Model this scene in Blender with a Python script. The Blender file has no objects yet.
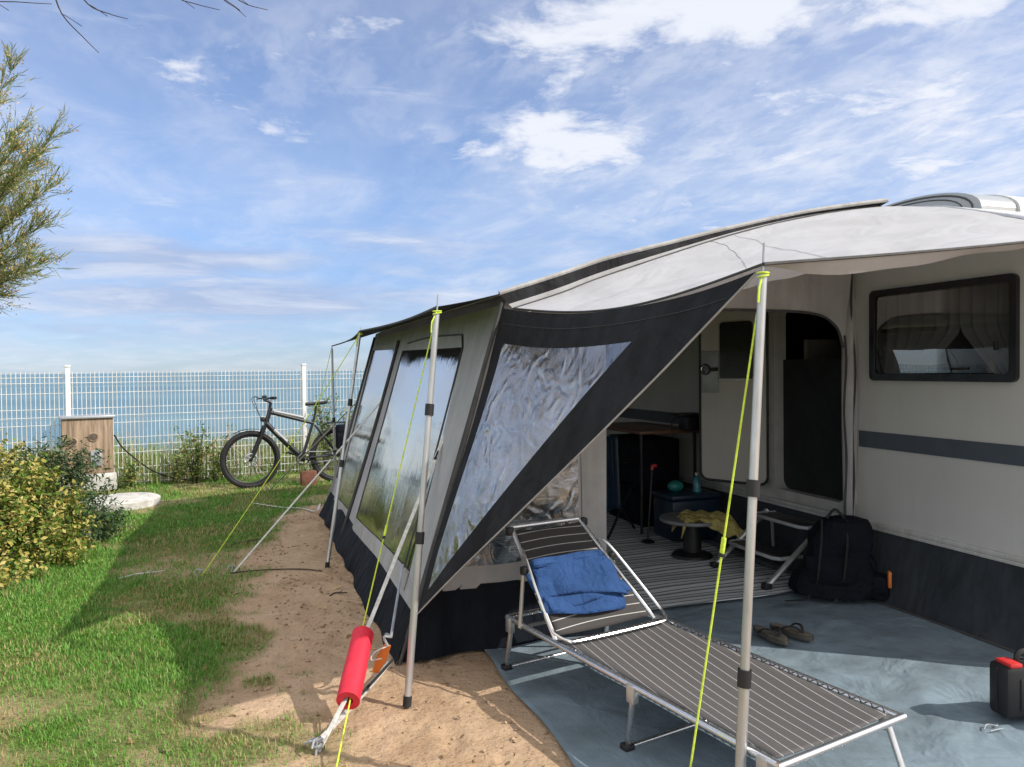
import bpy, bmesh, math, random
import numpy as np
from mathutils import Vector, Matrix
random.seed(7); rng = np.random.default_rng(11)
S = bpy.context.scene
COL = S.collection
rad = math.radians

# ------------------------------------------------------------------ camera
F = 760.0; W, H = 1024, 767
YAW, PITCH, ROLL = rad(19), math.atan((383.5-369)/760), rad(.6)
EYE = Vector((0, 0, 1.5))
fw = Vector((math.sin(YAW)*math.cos(PITCH), math.cos(YAW)*math.cos(PITCH), -math.sin(PITCH)))
r0 = Vector((math.cos(YAW), -math.sin(YAW), 0)); u0 = r0.cross(fw)
rt = r0*math.cos(ROLL) - u0*math.sin(ROLL); up = rt.cross(fw)
cd = bpy.data.cameras.new('camera'); cam = bpy.data.objects.new('camera', cd); COL.objects.link(cam)
cam.matrix_world = Matrix(((rt.x, up.x, -fw.x, EYE.x), (rt.y, up.y, -fw.y, EYE.y), (rt.z, up.z, -fw.z, EYE.z), (0, 0, 0, 1)))
cd.sensor_width = 36; cd.lens = F*36/W; cd.clip_end = 60000; cd.clip_start = .05
S.camera = cam
# survey helpers: where a sight line meets the ground / a vertical plane
def ray(px, py): return fw + rt*((px-512)/F) - up*((py-383.5)/F)
def G(px, py, z=0.): r = ray(px, py); return EYE + r*((z-1.5)/r.z)
def aX(px, py, X): r = ray(px, py); return EYE + r*(X/r.x)
def aY(px, py, Y): r = ray(px, py); return EYE + r*(Y/r.y)
def aD(px, py, d): return EYE + ray(px, py)*d

# ------------------------------------------------------------------ noise
def _h(ix, iy, s):
    n = (ix*374761393 + iy*668265263 + s*974634777) & 0xffffffff
    n = ((n ^ (n >> 13))*1274126177) & 0xffffffff
    return ((n ^ (n >> 16)) & 0xffff)/65535.0
def vnoise(x, y, s=0):
    x = np.asarray(x, float); y = np.asarray(y, float)
    ix = np.floor(x).astype(np.int64); iy = np.floor(y).astype(np.int64)
    fx = x-ix; fy = y-iy; fx = fx*fx*(3-2*fx); fy = fy*fy*(3-2*fy)
    a = _h(ix, iy, s); b = _h(ix+1, iy, s); c = _h(ix, iy+1, s); d = _h(ix+1, iy+1, s)
    return (a*(1-fx)+b*fx)*(1-fy) + (c*(1-fx)+d*fx)*fy
def fbm(x, y, s=0, o=4):
    v = 0; a = .5; t = 0
    for i in range(o):
        v = v + a*vnoise(np.asarray(x)*2**i, np.asarray(y)*2**i, s+i*17); t += a; a *= .5
    return v/t

# ------------------------------------------------------------------ materials
def new_mat(name):
    m = bpy.data.materials.new(name); m.use_nodes = True
    nt = m.node_tree; nt.nodes.clear()
    out = nt.nodes.new('ShaderNodeOutputMaterial')
    return m, nt, out
def nd(nt, t, **kw):
    n = nt.nodes.new(t)
    for k, v in kw.items():
        if k in n.inputs: n.inputs[k].default_value = v
        else: setattr(n, k, v)
    return n
def ramp(nt, fac, stops):
    r = nt.nodes.new('ShaderNodeValToRGB'); cr = r.color_ramp
    while len(cr.elements) < len(stops): cr.elements.new(.5)
    for e, (p, c) in zip(cr.elements, stops):
        e.position = p; e.color = (*c, 1) if len(c) == 3 else c
    nt.links.new(fac, r.inputs[0]); return r
def mat(name, col, rough=.6, metal=0, var=.12, vs=9, bump=.0, bs=60, col2=None, stretch=(1, 1, 1), spec=.5, coat=0, trans=0, dirt=0):
    """Principled surface with noise-driven colour variation, roughness variation and bump."""
    m, nt, out = new_mat(name); L = nt.links.new
    b = nd(nt, 'ShaderNodeBsdfPrincipled'); b.inputs['Roughness'].default_value = rough
    b.inputs['Metallic'].default_value = metal; b.inputs['Specular IOR Level'].default_value = spec
    b.inputs['Coat Weight'].default_value = coat
    tc = nd(nt, 'ShaderNodeTexCoord'); mp = nd(nt, 'ShaderNodeMapping'); mp.inputs['Scale'].default_value = stretch
    L(tc.outputs['Object'], mp.inputs[0])
    n = nd(nt, 'ShaderNodeTexNoise', Scale=vs, Detail=6.0, Roughness=.6); L(mp.outputs[0], n.inputs['Vector'])
    c2 = col2 or tuple(max(0, c*(1-var*2)) for c in col); c1 = tuple(min(1, c*(1+var)) for c in col)
    r = ramp(nt, n.outputs['Fac'], [(.3, c2), (.7, c1)])
    L(r.outputs[0], b.inputs['Base Color'])
    rr = nd(nt, 'ShaderNodeMapRange'); rr.inputs[1].default_value = .3; rr.inputs[2].default_value = .7
    rr.inputs[3].default_value = min(1, rough*1.15); rr.inputs[4].default_value = rough*.85
    L(n.outputs['Fac'], rr.inputs[0]); L(rr.outputs[0], b.inputs['Roughness'])
    if bump:
        n2 = nd(nt, 'ShaderNodeTexNoise', Scale=bs, Detail=5.0); L(mp.outputs[0], n2.inputs['Vector'])
        bp = nd(nt, 'ShaderNodeBump', Strength=bump, Distance=.01); L(n2.outputs['Fac'], bp.inputs['Height']); L(bp.outputs[0], b.inputs['Normal'])
    sh = b
    if trans:
        t = nd(nt, 'ShaderNodeBsdfTranslucent'); L(r.outputs[0], t.inputs[0])
        mx = nd(nt, 'ShaderNodeMixShader', Fac=trans); L(b.outputs[0], mx.inputs[1]); L(t.outputs[0], mx.inputs[2]); sh = mx
    L(sh.outputs[0], out.inputs[0]); return m
def attr_mat(name, rough=.55, trans=.25, spec=.3):
    m, nt, out = new_mat(name); L = nt.links.new
    a = nd(nt, 'ShaderNodeAttribute', attribute_name='col')
    b = nd(nt, 'ShaderNodeBsdfPrincipled', Roughness=rough); b.inputs['Specular IOR Level'].default_value = spec
    t = nd(nt, 'ShaderNodeBsdfTranslucent'); mx = nd(nt, 'ShaderNodeMixShader', Fac=trans)
    L(a.outputs['Color'], b.inputs['Base Color']); L(a.outputs['Color'], t.inputs[0])
    L(b.outputs[0], mx.inputs[1]); L(t.outputs[0], mx.inputs[2]); L(mx.outputs[0], out.inputs[0]); return m
def fabric(name, col, rough=.8, trans=0, fold=.25, fs=5, weave=.15, stretch=(1, 1, 1), var=.08):
    m = mat(name, col, rough, var=var, vs=4, spec=.22 if max(col) > .1 else .07, trans=trans)
    nt = m.node_tree; L = nt.links.new
    b = next(n for n in nt.nodes if n.type == 'BSDF_PRINCIPLED')
    tc = nd(nt, 'ShaderNodeTexCoord'); mp = nd(nt, 'ShaderNodeMapping'); mp.inputs['Scale'].default_value = stretch
    L(tc.outputs['Object'], mp.inputs[0])
    n1 = nd(nt, 'ShaderNodeTexNoise', Scale=fs, Detail=3.0, Distortion=.6); L(mp.outputs[0], n1.inputs['Vector'])
    n2 = nd(nt, 'ShaderNodeTexNoise', Scale=400.0, Detail=2.0); L(tc.outputs['Object'], n2.inputs['Vector'])
    b1 = nd(nt, 'ShaderNodeBump', Strength=fold, Distance=.06); L(n1.outputs['Fac'], b1.inputs['Height'])
    b2 = nd(nt, 'ShaderNodeBump', Strength=weave, Distance=.002); L(n2.outputs['Fac'], b2.inputs['Height']); L(b1.outputs[0], b2.inputs['Normal'])
    L(b2.outputs[0], b.inputs['Normal']); return m
def pvc(name, tint=(.62, .66, .68), scale=6, strength=.5, stretch=(1, 1, 1), base=.16, dist=.6, mul=1.0, rough=.04, ridge=None, gcol=(.84, .86, .88)):
    m, nt, out = new_mat(name); L = nt.links.new
    tc = nd(nt, 'ShaderNodeTexCoord'); mp = nd(nt, 'ShaderNodeMapping'); mp.inputs['Scale'].default_value = stretch
    L(tc.outputs['Object'], mp.inputs[0])
    n1 = nd(nt, 'ShaderNodeTexNoise', Scale=scale, Detail=6.0, Roughness=.66, Distortion=dist); L(mp.outputs[0], n1.inputs['Vector'])
    v = nd(nt, 'ShaderNodeTexNoise', Scale=scale*.8, Detail=3.0, Distortion=dist*1.5); v.noise_type = 'RIDGED_MULTIFRACTAL' if hasattr(v, 'noise_type') else v.noise_type
    L(mp.outputs[0], v.inputs['Vector'])
    b1 = nd(nt, 'ShaderNodeBump', Strength=strength*.6, Distance=.06); L(n1.outputs['Fac'], b1.inputs['Height'])
    b2 = nd(nt, 'ShaderNodeBump', Strength=ridge or strength*.5, Distance=.02); L(v.outputs['Fac'], b2.inputs['Height']); L(b1.outputs[0], b2.inputs['Normal'])
    fr = nd(nt, 'ShaderNodeFresnel', IOR=1.55); L(b2.outputs[0], fr.inputs['Normal'])
    ad = nd(nt, 'ShaderNodeMath', operation='MULTIPLY_ADD', use_clamp=True); L(fr.outputs[0], ad.inputs[0]); ad.inputs[1].default_value = mul; ad.inputs[2].default_value = base
    gl = nd(nt, 'ShaderNodeBsdfGlossy', Roughness=rough); L(b2.outputs[0], gl.inputs['Normal']); gl.inputs[0].default_value = (*gcol, 1)
    tr = nd(nt, 'ShaderNodeBsdfTransparent'); tr.inputs[0].default_value = (*tint, 1)
    mx = nd(nt, 'ShaderNodeMixShader'); L(ad.outputs[0], mx.inputs[0]); L(tr.outputs[0], mx.inputs[1]); L(gl.outputs[0], mx.inputs[2])
    L(mx.outputs[0], out.inputs[0]); return m
def stripes(name, base, line, axis, period, duty, rough=.8, wob=0., wscale=3, bump=.3, mid=None):
    m, nt, out = new_mat(name); L = nt.links.new
    tc = nd(nt, 'ShaderNodeTexCoord'); sp = nd(nt, 'ShaderNodeSeparateXYZ'); L(tc.outputs['Object'], sp.inputs[0])
    n = nd(nt, 'ShaderNodeTexNoise', Scale=wscale, Detail=3.0); L(tc.outputs['Object'], n.inputs['Vector'])
    a = nd(nt, 'ShaderNodeMath', operation='MULTIPLY_ADD'); L(n.outputs['Fac'], a.inputs[0]); a.inputs[1].default_value = wob; L(sp.outputs[axis], a.inputs[2])
    d = nd(nt, 'ShaderNodeMath', operation='DIVIDE'); L(a.outputs[0], d.inputs[0]); d.inputs[1].default_value = period
    f = nd(nt, 'ShaderNodeMath', operation='FRACT'); L(d.outputs[0], f.inputs[0])
    if mid: r = ramp(nt, f.outputs[0], [(0, line), (duty, line), (duty+.02, base), (.5, base), (.52, mid), (.62, line), (.7, mid), (.85, base)])
    else: r = ramp(nt, f.outputs[0], [(0, line), (duty, line), (duty+.02, base), (1, base)])
    n2 = nd(nt, 'ShaderNodeTexNoise', Scale=250.0, Detail=3.0); L(tc.outputs['Object'], n2.inputs['Vector'])
    mx = nd(nt, 'ShaderNodeMix', data_type='RGBA', blend_type='MULTIPLY'); mx.inputs[0].default_value = .5
    r2 = ramp(nt, n2.outputs['Fac'], [(.35, (.55, .55, .55)), (.65, (1, 1, 1))])
    L(r.outputs[0], mx.inputs[6]); L(r2.outputs[0], mx.inputs[7])
    b = nd(nt, 'ShaderNodeBsdfPrincipled', Roughness=rough); L(mx.outputs[2], b.inputs['Base Color']); b.inputs['Specular IOR Level'].default_value = .25
    bp = nd(nt, 'ShaderNodeBump', Strength=bump, Distance=.003); L(n2.outputs['Fac'], bp.inputs['Height']); L(bp.outputs[0], b.inputs['Normal'])
    L(b.outputs[0], out.inputs[0]); return m

M = dict(
    alu=mat('aluminium', (.60, .605, .61), .38, .75, var=.08, vs=30, stretch=(1, 1, .2)),
    tabletopgrey=mat('dull grey top', (.16, .165, .17), .5),
    steel=mat('silver tube', (.72, .72, .72), .28, .95, var=.06, vs=25),
    black=mat('black plastic', (.012, .012, .013), .5, var=.2),
    rubber=mat('rubber', (.015, .015, .016), .8, var=.2, bump=.2),
    white=mat('white coating', (.72, .72, .70), .45, var=.06, vs=5),
    cream=mat('caravan panel', (.56, .555, .535), .4, var=.035, vs=1.3, bump=.015, bs=3, coat=.1),
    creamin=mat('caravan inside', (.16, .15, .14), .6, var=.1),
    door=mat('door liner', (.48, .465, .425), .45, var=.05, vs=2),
    stripe=mat('blue grey stripe', (.075, .09, .115), .4, var=.06),
    rail=mat('trim rail', (.55, .55, .53), .4, .2, var=.06),
    frame=mat('black window frame', (.012, .012, .014), .25, var=.2, spec=.5),
    roofpod=mat('grey shell', (.36, .38, .39), .35, var=.05, vs=3),
    grey=fabric('grey awning cloth', (.42, .415, .42), trans=.05, fold=.5, fs=3, stretch=(1, 1, .5)),
    lgrey=fabric('pale grey awning cloth', (.42, .41, .40), trans=.1, fold=.5, fs=4),
    dark=fabric('charcoal awning cloth', (.026, .026, .029), .7, fold=.6, fs=5),
    navy=fabric('dark mud skirt', (.012, .015, .021), .65, fold=.9, fs=5, stretch=(1, 1, .4)),
    skirt=fabric('caravan skirt', (.048, .056, .066), .55, fold=.9, fs=2.5, stretch=(1, 1, .5)),
    canopy=fabric('light canopy cloth', (.47, .47, .485), trans=.14, fold=.5, fs=3.0, weave=.08, var=.03, stretch=(.7, 1.2, 1)),
    roofcl=fabric('roof cloth', (.40, .40, .40), trans=.0, fold=.3, fs=3),
    seam=mat('seam', (.06, .06, .06), .8),
    pane1=pvc('clear film front', scale=2.4, strength=.16, stretch=(1, 1.1, .6), base=.05, dist=.5, tint=(.5, .5, .49), mul=.95, rough=.07, gcol=(.74, .73, .70)),
    pane2=pvc('clear film flap', scale=7.5, strength=.38, stretch=(1.3, 1.3, .9), base=.22, dist=1.0, tint=(.66, .68, .70), mul=1.1, rough=.06, ridge=.9, gcol=(.92, .94, .97)),
    yrope=mat('yellow cord', (.62, .78, .06), .6, var=.15, vs=80),
    wstrap=mat('white strap', (.60, .58, .53), .75, var=.15, vs=40, bump=.2, bs=300),
    orange=mat('orange plastic', (.75, .20, .03), .45, var=.1),
    red=mat('red foam', (.72, .018, .045), .6, var=.10, vs=14, bump=.25, bs=140),
    redp=mat('red plastic', (.6, .03, .03), .4),
    wood=mat('weathered wood', (.33, .235, .16), .75, var=.30, vs=6, bump=.4, bs=18, stretch=(5, 5, .35)),
    tabletop=mat('brown table top', (.16, .075, .04), .4, var=.2, vs=7, stretch=(1, 5, 1)),
    greymetal=mat('grey metal', (.40, .42, .44), .45, .4, var=.1),
    concrete=mat('concrete', (.55, .53, .49), .9, var=.18, vs=12, bump=.6, bs=70),
    mattcloth=fabric('mat', (.205, .268, .315), .95, fold=.6, fs=4.0, weave=1.0, var=.14),
    rug=stripes('rug weave', (.66, .68, .68), (.09, .10, .105), 1, .125, .10, wob=.035, wscale=2.5, mid=(.34, .36, .365)),
    sling=stripes('lounger sling', (.105, .098, .096), (.46, .45, .44), 0, .047, .055, rough=.75),
    towel=fabric('blue towel', (.026, .070, .195), .95, fold=.6, fs=14, weave=.8, var=.15),
    yellow=fabric('yellow cloth', (.38, .32, .11), .95, fold=.8, fs=20, weave=.6),
    bag=fabric('backpack cloth', (.010, .011, .016), .75, fold=.6, fs=12),
    bluebox=mat('blue plastic', (.009, .026, .05), .4),
    teal=mat('teal plastic', (.02, .20, .18), .4),
    sole=mat('sandal foam', (.085, .075, .06), .85, var=.25, bump=.3),
    strapd=mat('sandal strap', (.018, .018, .018), .6),
    curtain=fabric('curtain', (.40, .39, .38), .9, trans=.2, fold=.2),
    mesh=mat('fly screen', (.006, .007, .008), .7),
    bike=mat('bike paint', (.018, .019, .021), .35, coat=.3),
    bikeg=mat('bike grey', (.30, .31, .32), .35, .3),
    bark=mat('bark', (.13, .10, .075), .9, var=.3, vs=20, bump=.6, bs=30, stretch=(1, 1, .2)),
    twig=mat('dark twig', (.06, .045, .035), .85, var=.25),
    leaf=attr_mat('leaf'), grass=attr_mat('grass blade', rough=.5, trans=.35), pebble=attr_mat('pebble', .9, 0),
    bottle=mat('bottle', (.05, .25, .3), .15),
    brick=mat('terracotta', (.17, .065, .04), .85, var=.2, bump=.4),
    pink=mat('pink petal', (.75, .10, .22), .6),
    paleblue=mat('pale blue card', (.10, .30, .62), .5),
)
def add_bump(m, vec_scale, scale, strength, dist, rot=0, ridged=False):
    nt = m.node_tree; L = nt.links.new; b = next(n for n in nt.nodes if n.type == 'BSDF_PRINCIPLED')
    tc = nd(nt, 'ShaderNodeTexCoord'); mp = nd(nt, 'ShaderNodeMapping'); mp.inputs['Scale'].default_value = vec_scale; mp.inputs['Rotation'].default_value = (0, 0, rot); L(tc.outputs['Object'], mp.inputs[0])
    n = nd(nt, 'ShaderNodeTexNoise', Scale=scale, Detail=3.0, Distortion=.4)
    if ridged: n.noise_type = 'RIDGED_MULTIFRACTAL'
    L(mp.outputs[0], n.inputs['Vector']); bp = nd(nt, 'ShaderNodeBump', Strength=strength, Distance=dist); L(n.outputs['Fac'], bp.inputs['Height'])
    if b.inputs['Normal'].links: L(b.inputs['Normal'].links[0].from_socket, bp.inputs['Normal'])
    L(bp.outputs[0], b.inputs['Normal'])
add_bump(M['mattcloth'], (1, 1, 1), 1.6, .5, .02, .6, True)
add_bump(M['mattcloth'], (1, .25, 1), 140, .7, .004, .3)
def streaks(m, amt, scale=(9, 9, .5)):
    nt = m.node_tree; L = nt.links.new; b = next(n for n in nt.nodes if n.type == 'BSDF_PRINCIPLED'); src = b.inputs['Base Color'].links[0].from_socket
    tc = nd(nt, 'ShaderNodeTexCoord'); mp = nd(nt, 'ShaderNodeMapping'); mp.inputs['Scale'].default_value = scale; L(tc.outputs['Object'], mp.inputs[0])
    n = nd(nt, 'ShaderNodeTexNoise', Scale=1.0, Detail=6.0, Roughness=.65); L(mp.outputs[0], n.inputs['Vector'])
    r = ramp(nt, n.outputs['Fac'], [(.35, (1-amt, 1-amt*1.05, 1-amt*1.2)), (.6, (1, 1, 1))]); mx = nd(nt, 'ShaderNodeMix', data_type='RGBA', blend_type='MULTIPLY'); mx.inputs[0].default_value = 1
    L(src, mx.inputs[6]); L(r.outputs[0], mx.inputs[7]); L(mx.outputs[2], b.inputs['Base Color'])
for k_, a_ in (('cream', .035), ('door', .06), ('rail', .2), ('white', .18), ('grey', .12), ('dark', .3), ('skirt', .3), ('alu', .25), ('lgrey', .15), ('red', .15)): streaks(M[k_], a_)
streaks(M['mattcloth'], .22, (1.3, 2.2, 1)); streaks(M['navy'], .35, (6, 6, 2)); streaks(M['canopy'], .07, (2, 2, 1))
def glass_mat(name, tint, base=.5):
    m, nt, out = new_mat(name); L = nt.links.new
    fr = nd(nt, 'ShaderNodeFresnel', IOR=1.5); ad = nd(nt, 'ShaderNodeMath', operation='MULTIPLY', use_clamp=True); L(fr.outputs[0], ad.inputs[0]); ad.inputs[1].default_value = base
    tc = nd(nt, 'ShaderNodeTexCoord'); n = nd(nt, 'ShaderNodeTexNoise', Scale=3.0, Detail=2.0); L(tc.outputs['Object'], n.inputs['Vector'])
    bp = nd(nt, 'ShaderNodeBump', Strength=.04, Distance=.02); L(n.outputs['Fac'], bp.inputs['Height'])
    gl = nd(nt, 'ShaderNodeBsdfGlossy', Roughness=.02); L(bp.outputs[0], gl.inputs['Normal'])
    tr = nd(nt, 'ShaderNodeBsdfTransparent'); tr.inputs[0].default_value = (*tint, 1)
    mx = nd(nt, 'ShaderNodeMixShader'); L(ad.outputs[0], mx.inputs[0]); L(tr.outputs[0], mx.inputs[1]); L(gl.outputs[0], mx.inputs[2]); L(mx.outputs[0], out.inputs[0]); return m
M['glass'] = glass_mat('tinted acrylic', (.55, .56, .57))

# ------------------------------------------------------------------ objects
def wloc(o):
    v = Vector((0, 0, 0))
    while o: v = v + o.location; o = o.parent
    return v
def tag(o, label=None, cat=None, group=None, kind=None):
    if label: o['label'] = label
    if cat: o['category'] = cat
    if group: o['group'] = group
    if kind: o['kind'] = kind
    return o
def thing(name, label, cat, loc, group=None):
    o = bpy.data.objects.new(name, None); COL.objects.link(o); o.location = Vector(loc); o.empty_display_size = .1
    return tag(o, label, cat, group)
def copy_tree(o, parent=None):
    c = o.copy(); COL.objects.link(c); c.parent = parent
    for ch in list(o.children): copy_tree(ch, c)
    return c
class MB:
    def __init__(s): s.v = []; s.f = []
    def add(s, vs, fs):
        k = len(s.v); s.v += [Vector(p) for p in vs]; s.f += [tuple(i+k for i in f) for f in fs]; return s
    def grid(s, fn, nu, nv):
        vs = [fn(i/nu, j/nv) for j in range(nv+1) for i in range(nu+1)]
        return s.add(vs, [(j*(nu+1)+i, j*(nu+1)+i+1, (j+1)*(nu+1)+i+1, (j+1)*(nu+1)+i) for j in range(nv) for i in range(nu)])
    def tube(s, pts, r, n=8, caps=True, flat=1.0, closed=False):
        pts = [Vector(p) for p in pts]; N = len(pts); rs = r if isinstance(r, (list, tuple)) else [r]*N
        vs = []; prev = None
        for i, p in enumerate(pts):
            if closed: t = pts[(i+1) % N]-pts[i-1]
            else: t = pts[min(i+1, N-1)]-pts[max(i-1, 0)]
            if t.length < 1e-9: t = Vector((0, 0, 1))
            t.normalize()
            a = prev if prev is not None else (Vector((0, 0, 1)) if abs(t.z) < .9 else Vector((0, 1, 0)))
            a = (a - t*a.dot(t)); a.normalize(); prev = a; b = t.cross(a)
            for k in range(n):
                q = 2*math.pi*k/n; vs.append(p + a*(math.cos(q)*rs[i]*flat) + b*(math.sin(q)*rs[i]))
        fs = [(i*n+k, i*n+(k+1) % n, (i+1)*n+(k+1) % n, (i+1)*n+k) for i in range(N-1) for k in range(n)]
        if closed: fs += [((N-1)*n+k, (N-1)*n+(k+1) % n, (k+1) % n, k) for k in range(n)]
        elif caps: fs += [tuple(range(n-1, -1, -1)), tuple((N-1)*n+k for k in range(n))]
        return s.add(vs, fs)
    def box(s, c, size, ax=None, bev=0):
        c = Vector(c); ax = ax or (Vector((1, 0, 0)), Vector((0, 1, 0)), Vector((0, 0, 1)))
        bm = bmesh.new(); bmesh.ops.create_cube(bm, size=1)
        for v in bm.verts: v.co = Vector((v.co.x*size[0], v.co.y*size[1], v.co.z*size[2]))
        if bev: bmesh.ops.bevel(bm, geom=bm.edges[:], offset=bev, segments=2, affect='EDGES', profile=.5)
        bm.verts.index_update()
        s.add([c+ax[0]*v.co.x+ax[1]*v.co.y+ax[2]*v.co.z for v in bm.verts], [tuple(v.index for v in f.verts) for f in bm.faces]); bm.free(); return s
    def ring(s, c, R, r, ax, n=36, m=8):
        pts = [Vector(c)+ax[0]*(R*math.cos(2*math.pi*i/n))+ax[1]*(R*math.sin(2*math.pi*i/n)) for i in range(n)]
        return s.tube(pts, r, m, closed=True)
    def disc(s, c, R, th, ax, n=24):
        c = Vector(c); nrm = ax[0].cross(ax[1])
        return s.tube([c-nrm*th/2, c+nrm*th/2], R, n)
    def ball(s, c, r, n=10):
        if not isinstance(r, (tuple, list)): r = (r, r, r)
        return s.grid(lambda u, v: Vector(c)+Vector((r[0]*math.cos(2*math.pi*u)*math.sin(math.pi*v), r[1]*math.sin(2*math.pi*u)*math.sin(math.pi*v), -r[2]*math.cos(math.pi*v))), n*2, n)
    def poly_extrude(s, pts, off):
        n = len(pts); off = Vector(off); a = [Vector(p) for p in pts]
        return s.add(a+[p+off for p in a], [tuple(range(n-1, -1, -1)), tuple(range(n, 2*n))]+[(i, (i+1) % n, n+(i+1) % n, n+i) for i in range(n)])
    def build(s, name, m, parent=None, smooth=True, solid=0, sub=0):
        me = bpy.data.meshes.new(name); off = wloc(parent) if parent else Vector((0, 0, 0))
        me.from_pydata([p-off for p in s.v], [], s.f); me.update()
        bm = bmesh.new(); bm.from_mesh(me); bmesh.ops.remove_doubles(bm, verts=bm.verts, dist=1e-5)
        bmesh.ops.recalc_face_normals(bm, faces=bm.faces); bm.to_mesh(me); bm.free()
        if smooth:
            me.shade_smooth(); me.set_sharp_from_angle(angle=rad(38))
        me.materials.append(m)
        o = bpy.data.objects.new(name, me); COL.objects.link(o); o.parent = parent
        if solid:
            md = o.modifiers.new('thickness', 'SOLIDIFY'); md.thickness = solid; md.offset = 0
        if sub:
            md = o.modifiers.new('sub', 'SUBSURF'); md.levels = sub; md.render_levels = sub
        return o
def bez(p0, p1, p2, n=10):
    p0, p1, p2 = Vector(p0), Vector(p1), Vector(p2)
    return [p0*(1-t)**2 + p1*(2*t*(1-t)) + p2*t*t for t in [i/n for i in range(n+1)]]
def lerp(a, b, t): return Vector(a)*(1-t)+Vector(b)*t
def plin(pts, t):
    pts = [Vector(p) for p in pts]; ls = [(pts[i+1]-pts[i]).length for i in range(len(pts)-1)]; T = sum(ls)*t
    for i, l in enumerate(ls):
        if T <= l or i == len(ls)-1: return pts[i].lerp(pts[i+1], min(1, T/l) if l else 0)
        T -= l
def smoothline(pts, n=24):
    """Catmull-Rom through the points"""
    P = [Vector(p) for p in pts]; P = [P[0]*2-P[1]]+P+[P[-1]*2-P[-2]]; out = []
    k = len(P)-3
    for j in range(n+1):
        x = j/n*k; i = min(int(x), k-1); t = x-i; a, b, c, d = P[i:i+4]
        out.append(.5*((2*b)+(c-a)*t+(2*a-5*b+4*c-d)*t*t+(3*b-a-3*c+d)*t**3))
    return out
def np_mesh(name, V, Fc, nper, m, cols=None, parent=None, smooth=False):
    me = bpy.data.meshes.new(name); V = np.asarray(V, np.float32); Fc = np.asarray(Fc, np.int32)
    if parent: V = V-np.array(wloc(parent), np.float32)
    me.vertices.add(len(V)); me.vertices.foreach_set('co', V.ravel())
    me.loops.add(Fc.size); me.loops.foreach_set('vertex_index', Fc.ravel())
    nf = Fc.size//nper; me.polygons.add(nf); me.polygons.foreach_set('loop_start', np.arange(0, Fc.size, nper, dtype=np.int32))
    me.update(calc_edges=True); me.validate()
    if cols is not None:
        a = me.attributes.new('col', 'FLOAT_COLOR', 'POINT'); c = np.ones((len(V), 4), np.float32); c[:, :3] = cols; a.data.foreach_set('color', c.ravel())
    if smooth: me.shade_smooth()
    me.materials.append(m); o = bpy.data.objects.new(name, me); COL.objects.link(o); o.parent = parent
    return o
def leaf_cloud(C, N, size, cols, aspect=.5, droop=.3):
    """leaf faces: centre C, normal N, folded along the midrib"""
    n = len(C); C = np.asarray(C); N = N/np.linalg.norm(N, axis=1)[:, None]
    r = rng.normal(size=(n, 3)); T = np.cross(N, r); T /= np.linalg.norm(T, axis=1)[:, None]; T[:, 2] -= droop*rng.random(n); T /= np.linalg.norm(T, axis=1)[:, None]
    B = np.cross(N, T); B /= np.linalg.norm(B, axis=1)[:, None]
    L = (size*(.7+.6*rng.random(n)))[:, None]; Wd = L*aspect
    V = np.stack([C-T*L*.5, C+B*Wd*.5+N*Wd*.2, C+T*L*.5, C-B*Wd*.5+N*Wd*.2], 1).reshape(-1, 3)
    i = np.arange(n)*4; Fc = np.stack([i, i+1, i+2, i, i+2, i+3], 1)
    return V, Fc, np.repeat(cols, 4, 0)

# ================================================================== SETTING
FA, FB = Vector((-2.2, 11.0, 0)), Vector((.75, 11.67, 0))       # two posts of the sea fence
def fence_y(x): return FA.y+(x-FA.x)*(FB.y-FA.y)/(FB.x-FA.x)
def grass_mask(x, y):
    edge = np.interp(y, [0, 2.9, 3.2, 3.7, 5, 6, 7, 8.0, 8.7, 9.2, 9.5], [.0, -.05, .0, -.06, .0, .05, .10, .25, .5, 4, 40])
    n = (fbm(x*2.2, y*2.2, 3, 4)-.5)*1.5 + (fbm(x*7, y*7, 9, 3)-.5)*.55
    g = np.clip((edge-x+n*.55)/.30+.35, 0, 1)
    worn = fbm(x*1.3+5, y*1.1, 21, 4)
    g = g*np.clip(1.15-np.clip((worn-.56)*4.5, 0, .8), 0, 1)
    # worn, sandy border near the camera
    near = np.clip((3.5-y)/.7, 0, 1)*np.clip((x+.75)/.5, 0, 1)
    g = g*(1-.65*near*np.clip(fbm(x*5, y*5, 44, 3)*2.2-.4, 0, 1))
    tufts = np.clip((fbm(x*4, y*4, 71, 3)-.60)*7, 0, .55)*np.clip((.42-x)/.3, 0, 1)*(y < 4.0)
    return np.clip(np.maximum(g, tufts), 0, 1)
_fr = np.random.default_rng(77)
STEPS = [(_fr.uniform(-.15, .95), _fr.uniform(2.5, 8.0), _fr.uniform(-.5, .5), _fr.uniform(.006, .014)) for _ in range(70)]
def height(x, y):
    x = np.asarray(x, float); y = np.asarray(y, float); fp = np.zeros_like(x)
    for fx, fy, fa, fdp in STEPS:
        k = (np.abs(x-fx) < .3) & (np.abs(y-fy) < .35)
        if k.any():
            ca, sa = math.cos(fa), math.sin(fa); a = (x[k]-fx)*ca+(y[k]-fy)*sa; b_ = -(x[k]-fx)*sa+(y[k]-fy)*ca; r2 = (a/.055)**2+(b_/.14)**2
            fp[k] += -fdp*np.exp(-r2**2)+fdp*.55*np.exp(-((np.sqrt(r2)-1.25)/.22)**2)
    return _height(x, y)+fp
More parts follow.
